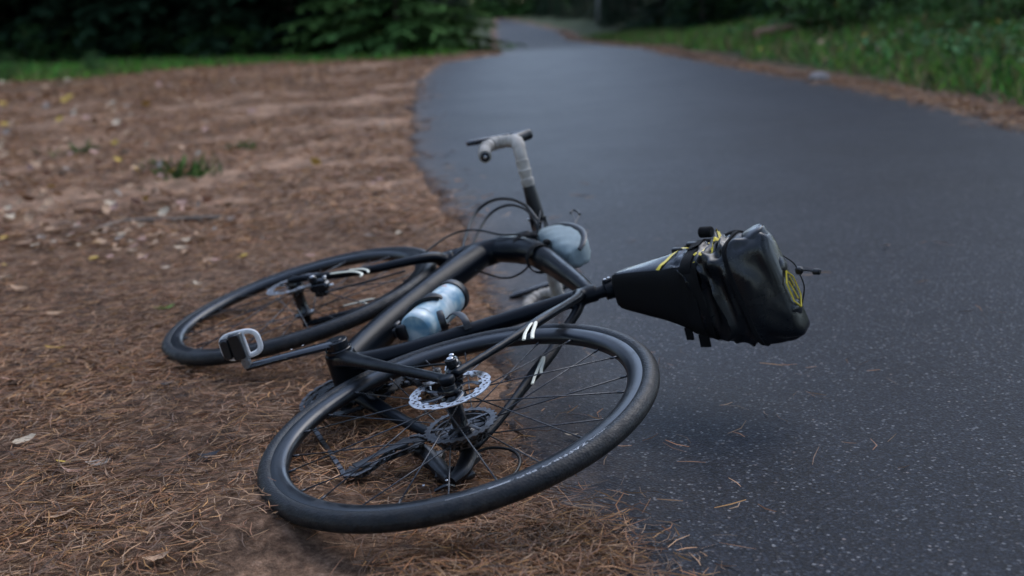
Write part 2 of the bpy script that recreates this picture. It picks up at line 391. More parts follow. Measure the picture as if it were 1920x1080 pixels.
def zat(x, y): return float(land_z(np.array(x), np.array(y)))
CR = [spruce_crown(h, r, s, d) for h, r, s, d in ((13, 2.6, 1, 1.0), (10, 2.3, 2, 1.0), (15, 2.8, 3, 0.9))]
for c in CR: c.materials.append(m_spruce)
CRB = [spruce_crown(3.6, 1.5, 11, 1.5, (0.055, 0.115, 0.03)), spruce_crown(2.6, 1.2, 12, 1.6, (0.065, 0.12, 0.03))]
for c in CRB: c.materials.append(m_spruce)
TR = [trunk_mesh('trunk', 12.6, 0.14, m_bark, seed=1), trunk_mesh('trunk', 9.6, 0.12, m_bark, seed=2), trunk_mesh('trunk', 14.5, 0.16, m_bark, seed=3)]
TRB = [trunk_mesh('trunk', 3.3, 0.05, m_bark, seed=4), trunk_mesh('trunk', 2.4, 0.04, m_bark, seed=5)]
def place_tree(name, label, cat, crown, trunk, x, y, s=1.0, group=None, dz=0.0):
    o = bpy.data.objects.new(name, None); col.objects.link(o)
    o.location = (x, y, zat(x, y) + dz); o.rotation_euler = (0, 0, random.random() * 6.28); o.scale = (s, s, s * random.uniform(0.9, 1.1))
    tag(o, label, cat, group)
    for nm, me in (('crown', crown), ('trunk', trunk)):
        c = bpy.data.objects.new(nm, me); col.objects.link(c); c.parent = o
    return o
# dark spruce wood beyond the clearing, left of the road
k = 0
for row, (y0, n, x0, x1) in enumerate(((23.6, 16, -15.0, -2.6), (25.8, 15, -16.5, -3.2), (29, 13, -19, -3.6), (34, 10, -20, -4.2), (41, 9, -21, -5))):
    for i in range(n):
        t = (i + 0.5 + random.uniform(-0.3, 0.3)) / n; x = x0 + (x1 - x0) * t; y = y0 + random.uniform(-0.7, 0.7) - 0.6 * t
        j = random.randrange(3)
        place_tree('spruce_tree', 'dark spruce with boughs down to the ground in the wood across the clearing', 'tree', CR[j], TR[j], x, y, random.uniform(0.85, 1.1), 'spruces of the dark wood left of the road'); k += 1
for x, y, j, lab in ((-1.85, 19.8, 0, 'bushy light green spruce sapling at the corner where the far road begins'), (-3.1, 20.8, 1, 'small green spruce sapling second from the far road corner'), (-1.25, 21.6, 1, 'dark rounded young spruce touching the left edge of the far road')):
    place_tree('spruce_sapling', lab, 'tree', CRB[j], TRB[j], x, y, 0.9)
for x, y in ((-1.9, 33), (-2.4, 38), (-2.6, 44), (-3.0, 52), (-3.6, 60)):
    j = random.randrange(2); place_tree('spruce_tree', 'spruce along the left side of the far road', 'tree', CR[j], TR[j], x - 2.4, y, 0.8, 'spruces lining the left of the far road')
for i in range(16):
    x = -9 + 15.5 * (i + random.uniform(-0.3, 0.3)) / 15; j = random.randrange(3)
    place_tree('spruce_tree', 'distant spruce closing the view where the road bends out of sight', 'tree', CR[j], TR[j], x, 82 + random.uniform(-2, 4), random.uniform(0.75, 1.0), 'spruces beyond the bend of the road')
for i in range(12):
    x = -5.0 + 7.5 * (i + random.uniform(-0.3, 0.3)) / 11; j = random.randrange(2)
    place_tree('spruce_sapling', 'light green young tree beyond the bend of the road', 'tree', CRB[j], TRB[j], x, 77.5 + random.uniform(-1, 2), random.uniform(0.9, 1.3), 'young trees beyond the bend of the road')
# the right hand wood
LC = [leafy_crown(2.6, 4.5, 7.5, 2600, 21, (0.022, 0.045, 0.014), (0.16, 0.3)), leafy_crown(3.0, 5.0, 8.5, 2600, 22, (0.018, 0.04, 0.014), (0.16, 0.3))]
for c in LC: c.materials.append(m_leaf)
TB = [trunk_mesh('trunk', 9.0, 0.17, m_bark, 0.01, limbs=7, seed=7), trunk_mesh('trunk', 10.5, 0.2, m_bark, -0.01, limbs=7, seed=8), trunk_mesh('trunk', 10.5, 0.12, m_bark_grey, -0.012, limbs=6, seed=9)]
for x, y, j in ((6.3, 18.2, 0), (8.2, 20, 1), (8.6, 25.5, 0), (9.8, 28, 1), (8.6, 36, 0), (9.8, 17.5, 1), (9.6, 34, 1), (10.5, 24, 0), (11.0, 31, 1), (7.9, 47, 0), (10.2, 13.0, 0), (6.7, 62, 0), (8.6, 50, 1), (10.5, 42, 0)):
    place_tree('broadleaf_tree', 'dark trunked broadleaf tree in the wood on the right', 'tree', LC[j], TB[j], x, y, random.uniform(0.9, 1.15), 'broadleaf trees of the right hand wood')
for i in range(28):
    y = 21 + 2.0 * i + random.uniform(-0.6, 0.6); j = random.randrange(3)
    place_tree('spruce_sapling', 'low dark young spruce in the thicket right of the far road', 'tree', CR[j], TR[j], float(right_x(np.array(y))) + 1.9 + random.random() * 1.2, y, random.uniform(0.22, 0.34), 'young spruces right of the far road')
for i in range(20):
    y = 25 + 2.4 * i + random.uniform(-0.6, 0.6); j = random.randrange(3)
    place_tree('spruce_sapling', 'low dark young spruce in the thicket left of the far road', 'tree', CR[j], TR[j], float(left_x(np.array(y))) - 1.7 - random.random() * 0.8, y, random.uniform(0.22, 0.34), 'young spruces left of the far road')
place_tree('birch_tree', 'slim pale grey trunk on the far right side of the distant road', 'tree', LC[0], TB[2], 3.3, 47.0, 0.55)
for x, y in ((6.9, 22.5), (5.9, 24.5), (5.6, 30.5), (5.4, 40), (7.2, 30), (7.6, 25.5), (4.9, 50), (6.8, 42), (8.0, 34), (8.8, 27.5), (9.5, 21)):
    j = random.randrange(3); place_tree('spruce_tree', 'dark spruce standing in the wood right of the road', 'tree', CR[j], TR[j], x, y, random.uniform(0.8, 1.05), 'spruces of the right hand wood')
for x, y, j in [(-7, -3, 0), (-4.5, -6, 1), (-1.8, -9, 2), (4.8, -5, 0), (6.5, -2, 1), (8.5, 9.5, 2), (-8.5, 0.5, 1), (-9.5, 4.0, 2), (-10.5, 8, 0), (-11.5, 12, 1), (-13, 16, 2), (8.5, -8, 2), (1.5, -13, 0), (-6, -11, 1), (9.5, 1, 0), (-12, -3, 0), (-15, 7, 1), (-3, -15, 2), (5, -12, 1), (10, 6, 1)]:  # unseen trees added out of frame to block low-angle light
    place_tree('spruce_tree', 'unseen spruce of the surrounding wood, added beside and behind the viewer to block low light', 'tree', CR[j], TR[j], x, y, random.uniform(0.9, 1.1), 'unseen spruces added to block low light')
# undergrowth
SH = [leafy_crown(0.75, 1.1, 0.5, 900, 31, (0.055, 0.115, 0.03)), leafy_crown(0.6, 0.8, 0.38, 700, 32, (0.065, 0.13, 0.032)), leafy_crown(0.9, 1.3, 0.6, 1000, 33, (0.038, 0.085, 0.026))]
for c in SH: c.materials.append(m_leaf)
def stem_mesh(seed):
    g = np.random.default_rng(seed); mb = MB()
    for i in range(6):
        a = g.random() * 6.28; mb.tube([(0, 0, -0.05), (0.12 * math.cos(a), 0.12 * math.sin(a), 0.35), (0.4 * math.cos(a), 0.4 * math.sin(a), 0.75)], [0.012, 0.009, 0.004], 5)
    me = bpy.data.meshes.new('stem'); me.from_pydata(np.concatenate(mb.v).tolist(), [], mb.f); me.materials.append(m_bark); return me
SM = [stem_mesh(41), stem_mesh(42)]
def shrub(x, y, s, label, group=None):
    o = bpy.data.objects.new('shrub', None); col.objects.link(o); o.location = (x, y, zat(x, y) - 0.05); o.scale = (s, s, s); o.rotation_euler = (0, 0, random.random() * 6.28)
    tag(o, label, 'shrub', group)
    for nm, me in (('foliage', random.choice(SH)), ('stem', random.choice(SM))):
        c = bpy.data.objects.new(nm, me); col.objects.link(c); c.parent = o
for i in range(46):
    y = random.uniform(11.5, 30) ; e = float(right_x(np.array(y))); x = e + 2.2 + max(0, (14 - y)) * 0.35 + random.random() ** 1.3 * 4.5
    shrub(x, y, random.uniform(0.55, 1.1), 'leafy green undergrowth shrub on the wooded bank right of the road', 'undergrowth shrubs on the right bank')
for i in range(14):
    t = i / 13; shrub(-13.5 + 10.5 * t + random.uniform(-0.4, 0.4), 22.4 + random.uniform(-0.5, 0.5) - 1.2 * t, random.uniform(0.4, 0.7), 'low dark shrub at the foot of the spruces across the clearing', 'low shrubs along the dark wood edge')
shrub(-6.9, 16.2, 0.36, 'pale green leafy weed clump at the far left picture edge of the grass strip'); shrub(-6.0, 17.0, 0.28, 'small leafy weed clump right of the pale one at the far left'); 

def blades(name, pts, hgt, tones, label_kind='stuff', wid=0.006, spread=0.5):
    n = len(pts); C = np.array([[x, y, zat_v] for (x, y), zat_v in zip(pts, land_z(pts[:, 0], pts[:, 1]))])
    D = rng.normal(size=(n, 3)) * spread; D[:, 2] = 1.0
    Nn = rng.normal(size=(n, 3)); Nn[:, 2] *= 0.3
    T = np.array(tones)[rng.integers(0, len(tones), n)] * (0.55 + 0.9 * rng.random((n, 1)))
    me = card_mesh(name, C - [0, 0, 0.01], D, Nn, hgt * (0.4 + rng.random(n)), wid * (0.7 + 0.8 * rng.random(n)), T, 0.35)
    o = link(name, me, m_grass)
    if label_kind: o['kind'] = label_kind
    return o
GT = [(0.035, 0.17, 0.02), (0.05, 0.20, 0.02), (0.03, 0.15, 0.04), (0.10, 0.17, 0.03), (0.16, 0.13, 0.055), (0.13, 0.10, 0.05)]
# right verge
GL = [(0.07, 0.28, 0.03), (0.13, 0.29, 0.03), (0.06, 0.23, 0.035), (0.15, 0.17, 0.05), (0.17, 0.14, 0.07)]
GT = [(0.09, 0.25, 0.03), (0.14, 0.29, 0.035), (0.07, 0.22, 0.045), (0.20, 0.21, 0.06), (0.26, 0.19, 0.09), (0.16, 0.11, 0.06), (0.04, 0.10, 0.03)]
pts = []
Y = 4.5 + 30 * rng.random(70000) ** 1.5; X = right_x(Y) + 0.30 + 5.2 * rng.random(70000) ** 0.9
keep = fbm(X * 1.6, Y * 1.6) + 0.22 * sstep(0.3, 0.7, X - right_x(Y)) > 0.52
blades('grass', np.stack([X[keep], Y[keep]], 1), 0.15, GT, wid=0.011)
# left verge strip beyond the dirt
X = -20 + 19.2 * rng.random(90000); Y = 15.5 + 12 * rng.random(90000)
keep = (green_f(X, Y) > 0.05 + 0.9 * rng.random(90000) ** 0.7) & (fbm(X * 0.9, Y * 0.9) > 0.28 + 0.25 * rng.random(90000))
blades('grass', np.stack([X[keep], Y[keep]], 1), 0.10, GL, wid=0.016)
X = right_x(np.array([0.0])) + 0 * X
def leaf_plants(n, xy, tone):
    pass
# broad leaf weeds in the right verge
Y = 6.0 + 12 * rng.random(3800); X = right_x(Y) + 0.9 + 3.6 * rng.random(3800)
keep = fbm(X * 1.2 + 5, Y * 1.2) > 0.56; X, Y = X[keep], Y[keep]; n = len(X)
C = np.stack([X, Y, land_z(X, Y) + 0.02 + 0.16 * rng.random(n)], 1); D = rng.normal(size=(n, 3)); D[:, 2] = 0.2 + 0.3 * rng.random(n)
T = np.array([0.065, 0.15, 0.05]) * (0.5 + rng.random((n, 1)))
me = card_mesh('weeds', C, D, rng.normal(size=(n, 3)) * 0.4 + [0, 0, 1], 0.05 + 0.06 * rng.random(n), 0.035 + 0.03 * rng.random(n), T)
o = link('weeds', me, m_leaf); o['kind'] = 'stuff'

# ------------------------------------------------------------------ needle litter
m_needle = attr_mat('dry_needles', 'tint', 0.6, 0.35, vscale=200, var=0.2)
NT = np.array([(0.25, 0.12, 0.055), (0.30, 0.165, 0.085), (0.20, 0.10, 0.055), (0.34, 0.22, 0.135), (0.15, 0.085, 0.055), (0.26, 0.185, 0.13), (0.10, 0.065, 0.048), (0.33, 0.19, 0.075)])
def needles(name, X, Y, length, width, lift, base_f):
    n = len(X); a = rng.random(n) * 2 * np.pi; el = rng.normal(size=n) * 0.16
    z0 = base_f(X, Y) + lift * rng.random(n) ** 1.5
    Lh = length * (0.55 + 0.75 * rng.random(n)); bend = rng.normal(size=n) * 0.22
    d = np.stack([np.cos(a) * np.cos(el), np.sin(a) * np.cos(el), np.sin(el)], 1)
    s = np.stack([-np.sin(a), np.cos(a), np.zeros(n)], 1)
    roll = rng.random(n) * 1.2; sv = s * np.cos(roll)[:, None] + np.array([0, 0, 1.0]) * np.sin(roll)[:, None]
    c = np.stack([X, Y, z0 + 0.002], 1); V = np.empty((n, 6, 3)); w = (width * (0.7 + 0.6 * rng.random(n)))[:, None] / 2
    for k, t in enumerate((-0.5, 0.0, 0.5)):
        p = c + d * (Lh * t)[:, None] + s * (bend * Lh * (t * t * 4 - 0.5) * 0.5)[:, None]
        p[:, 2] = np.maximum(p[:, 2], base_f(p[:, 0], p[:, 1]) + 0.0015)
        ww = w * (1.0 if k == 1 else 0.55); V[:, 2 * k] = p - sv * ww; V[:, 2 * k + 1] = p + sv * ww
    b = np.arange(n)[:, None] * 6; F = np.concatenate([b + [0, 1, 3, 2], b + [2, 3, 5, 4]])
    me = bpy.data.meshes.new(name); fast_mesh(me, V.reshape(-1, 3), F)
    clump = fbm(X * 3 + 40, Y * 3)[:, None]
    T = NT[rng.integers(0, len(NT), n)] * np.array([1.15, 0.98, 0.80]) * (0.40 + 1.0 * rng.random((n, 1))) * (0.55 + 0.9 * clump)
    col_attr(me, np.repeat(T, 6, axis=0)); o = link(name, me, m_needle); o['kind'] = 'stuff'; return o
def surf_z(X, Y):
    on = (X > left_x(Y) - 0.0) & (X < right_x(Y)); return np.where(on, np.maximum(road_z(Y) + 0.004, land_z(X, Y)), land_z(X, Y))
def scatter(n, x0, x1, y0, y1): return x0 + (x1 - x0) * rng.random(n), y0 + (y1 - y0) * rng.random(n)
X, Y = scatter(200000, -1.9, 0.35, 1.15, 4.4)
inside = left_x(Y) - X
spill = 0.045 * sstep(1.9, 1.55, Y) + 0.02
den = np.where(inside > 0, 0.35 + 1.3 * (fbm(X * 4, Y * 4) - 0.35), 0) + 1.2 * np.exp(-np.maximum(0, -inside) / spill) * (inside <= 0) * 0.8
bare = np.exp(-((X + 0.33) ** 2 / 0.05 + (Y - 1.45) ** 2 / 0.012)) + np.exp(-((X + 0.12) ** 2 / 0.03 + (Y - 1.62) ** 2 / 0.01)) * 0.6
dust_near = 0.55 * np.exp(-((X + 0.05) ** 2 / 0.006 + (Y - 2.2) ** 2 / 0.2))
frustum = np.abs(X) < 0.5 * Y + 0.25
keep = (rng.random(len(X)) < (den - bare - dust_near) * (0.55 + 0.45 * sstep(3.6, 2.0, Y))) & frustum
needles('pine_needles', X[keep], Y[keep], 0.043, 0.0016, 0.016, surf_z)
# thick pile on the asphalt edge by the near tyre
_k = rng.integers(0, 6, 6500); X = np.array([-0.001, -0.048, -0.086, 0.035, -0.123, -0.025])[_k] + 0.065 * rng.normal(size=6500); Y = np.array([1.557, 1.579, 1.549, 1.513, 1.52, 1.503])[_k] + 0.07 * rng.normal(size=6500)
needles('pine_needles', X, Y, 0.046, 0.0016, 0.03, surf_z)
# farther, coarser litter
X, Y = scatter(190000, -5.5, 0.2, 4.0, 12.5)
keep = (X < left_x(Y) + 0.10 * rng.normal(size=len(X)) * (fbm(Y * 2.3, X * 0 + 4) > 0.42)) & (fbm(X * 2.5, Y * 2.5) > 0.45 + 0.25 * (rng.random(len(X)) - 0.5)) & (np.abs(X) < 0.5 * Y + 0.4)
needles('pine_needles', X[keep], Y[keep], 0.055, 0.0038, 0.014, surf_z)
X, Y = scatter(90000, -9, 0.0, 11.5, 18.5)
keep = (X < left_x(Y) - 0.05) & (fbm(X * 1.6, Y * 1.6) > 0.42 + 0.3 * (rng.random(len(X)) - 0.5)) & (np.abs(X) < 0.5 * Y + 0.4)
needles('pine_needles', X[keep], Y[keep], 0.08, 0.008, 0.02, surf_z)
# rusty strips at the right edge and stray needles on the asphalt
Y = 4.0 + 40 * rng.random(30000) ** 1.7; X = right_x(Y) + 0.10 + 0.10 * rng.normal(size=30000)
needles('pine_needles', X, Y, 0.065, 0.004, 0.010, surf_z)
X, Y = scatter(170, 0.0, 1.9, 1.3, 5.0); keep = (X > left_x(Y)) & (rng.random(170) < np.exp(-(X - left_x(Y)) / 0.5))
X = np.concatenate([np.repeat(X[keep], 3) + 0.02 * rng.normal(size=keep.sum() * 3), np.repeat(np.array([-0.313, -0.343, -0.102, -0.069, -0.04, -0.113, -0.194, 0.247, 0.224, 0.275, 0.175, 0.193, 0.133, 0.154, 0.325, 0.561, 0.399, 0.111, 0.142, 0.097, 0.061, 0.048, -0.233, 0.011, 0.081, 0.117, 0.064, -0.131, 1.111, 0.24, 0.717, -0.337, 0.09, 0.095, 0.541, 0.762]), 5) + 0.05 * rng.normal(size=36 * 5)])
Y = np.concatenate([np.repeat(Y[keep], 3) + 0.02 * rng.normal(size=keep.sum() * 3), np.repeat(np.array([5.455, 5.098, 3.351, 3.164, 2.878, 3.143, 3.683, 1.95, 1.916, 1.691, 1.491, 1.486, 2.612, 2.566, 2.4, 2.344, 2.078, 1.615, 1.686, 1.643, 2.096, 2.157, 5.294, 2.723, 1.636, 1.596, 1.62, 3.239, 2.664, 2.359, 3.124, 5.675, 1.548, 1.515, 1.876, 2.278]), 5) + 0.05 * rng.normal(size=36 * 5)])
needles('pine_needles', X, Y, 0.045, 0.0019, 0.004, surf_z)

# ------------------------------------------------------------------ fallen leaves, sticks, tufts, stone, log
def leaf_mesh(L_, W_, curl, seed):
    g = np.random.default_rng(seed); n = 7; V = []; F = []
    for i in range(n):
        t = i / (n - 1); w = W_ * math.sin(math.pi * min(1, t * 0.97 + 0.02)) ** 0.75 / 2 * (0.85 + 0.3 * g.random())
        z = curl * L_ * (4 * (t - 0.5) ** 2); e = 0.25 * w * (0.4 + g.random())
        V += [((t - 0.5) * L_, -w, z + e), ((t - 0.5) * L_, 0, z), ((t - 0.5) * L_, w, z + 0.25 * w * (0.4 + g.random()))]
    for i in range(n - 1):
        for j in (0, 1): F.append((i * 3 + j, i * 3 + j + 1, i * 3 + j + 4, i * 3 + j + 3))
    me = bpy.data.meshes.new('fallen_leaf'); me.from_pydata(V, [], F); me.polygons.foreach_set('use_smooth', [True] * len(F)); me.update(); return me
LCOL = dict(tan=(0.42, 0.27, 0.17), pale=(0.48, 0.38, 0.27), grey=(0.26, 0.21, 0.17), yellow=(0.45, 0.30, 0.07), pink=(0.36, 0.22, 0.17), brown=(0.18, 0.10, 0.06), green=(0.10, 0.19, 0.04), dark=(0.05, 0.05, 0.055))
LM = {k: mat('leaf_' + k, c + (1,), 0.85, var=0.3, scale=70, bmp=0.4, bscale=150, spec=0.1) for k, c in LCOL.items()}
LMESH = {}
def leaf(x, y, size, kind, rot, label, group=None, lift=0.008, asp=0.5):
    key = (kind, random.randrange(3), round(asp, 1))
    if key not in LMESH:
        me = leaf_mesh(1.0, key[2], 0.10 + 0.06 * key[1], 50 + key[1]); me.materials.append(LM[kind]); LMESH[key] = me
    o = bpy.data.objects.new('fallen_leaf', LMESH[key]); col.objects.link(o)
    o.location = (x, y, float(surf_z(np.array([x]), np.array([y]))[0]) + lift); o.scale = (size,) * 3
    far = y > 4.5
    o.rotation_euler = (random.choice([-1, 1]) * random.uniform(0.35, 1.0) if far else random.uniform(-0.25, 0.25), random.uniform(-0.6, 0.6) if far else random.uniform(-0.2, 0.2), rot)
    if far: o.location.z += 0.014 + 0.22 * size
    tag(o, label, 'leaf', group)
for (x, y), s, k_, r, lab in [((-0.968, 2.106), 0.045, 'pale', 0.5, 'pale cream torn leaf lying at the near left edge of the needles'), ((-0.763, 1.741), 0.05, 'tan', 0.4, 'tan oval leaf in the near left corner of the needles'), ((-0.778, 1.966), 0.045, 'grey', 0.1, 'dull grey brown leaf just right of the small yellow leaf'), ((-0.848, 1.982), 0.028, 'yellow', 0.0, 'tiny bright yellow leaf lying in the needles at near left'), ((-0.844, 2.515), 0.04, 'tan', 0.1, 'tan triangular leaf on the needles left of the pedal'), ((-1.15, 2.491), 0.05, 'pink', 0.1, 'pinkish tan leaf at the left picture edge level with the pedal'), ((-0.784, 2.407), 0.035, 'dark', 0.6, 'dark grey leaf just below the tan triangular leaf'), ((-0.556, 1.576), 0.045, 'tan', 0.2, 'long curled tan leaf at the bottom edge of the needles'), ((-0.971, 3.052), 0.055, 'green', 0.3, 'bright green blade of leaf beyond the front tyre'), ((-0.809, 1.927), 0.04, 'pink', 0.2, 'faded mauve leaf half sunk in needles below the yellow leaf'), ((-0.957, 3.345), 0.04, 'pale', -0.5, 'pale whitish leaf just beyond the front tyre'), ((-1.174, 3.949), 0.05, 'pale', 0.1, 'pale leaf under the long grey branch'), ((-1.492, 3.376), 0.06, 'tan', 0.0, 'tan leaf at the left picture edge in the middle distance'), ((-1.194, 4.127), 0.05, 'tan', 0.0, 'tan leaf right of the short dark stick, near the long branch'), ((-1.273, 3.07), 0.05, 'tan', 0.1, 'tan leaf in the needles between the left edge and the green leaf'), ((-1.14, 2.717), 0.05, 'yellow', 0.1, 'yellowish leaf left of the front tyre'), ((0.068, 1.991), 0.026, 'pale', -0.25, 'cream splinter of leaf on the asphalt inside the rear wheel'), ((-0.582, 1.979), 0.04, 'dark', 0.2, 'blackish leaf in the needles left of the rear tyre'), ((-1.612, 3.568), 0.07, 'pale', 0.0, 'pale leaf at the left edge just above the tan one'), ((-1.165, 4.616), 0.04, 'brown', 0.2, 'brown leaf beside the tip of the long grey branch'), ((-0.566, 4.264), 0.035, 'dark', 0.1, 'small dark cone scale on the dirt left of the asphalt edge'), ((1.063, 3.402), 0.03, 'tan', 0.1, 'lone tan leaf out on the open asphalt right of the seat bag')]:
    leaf(x, y, s, k_, r, lab)
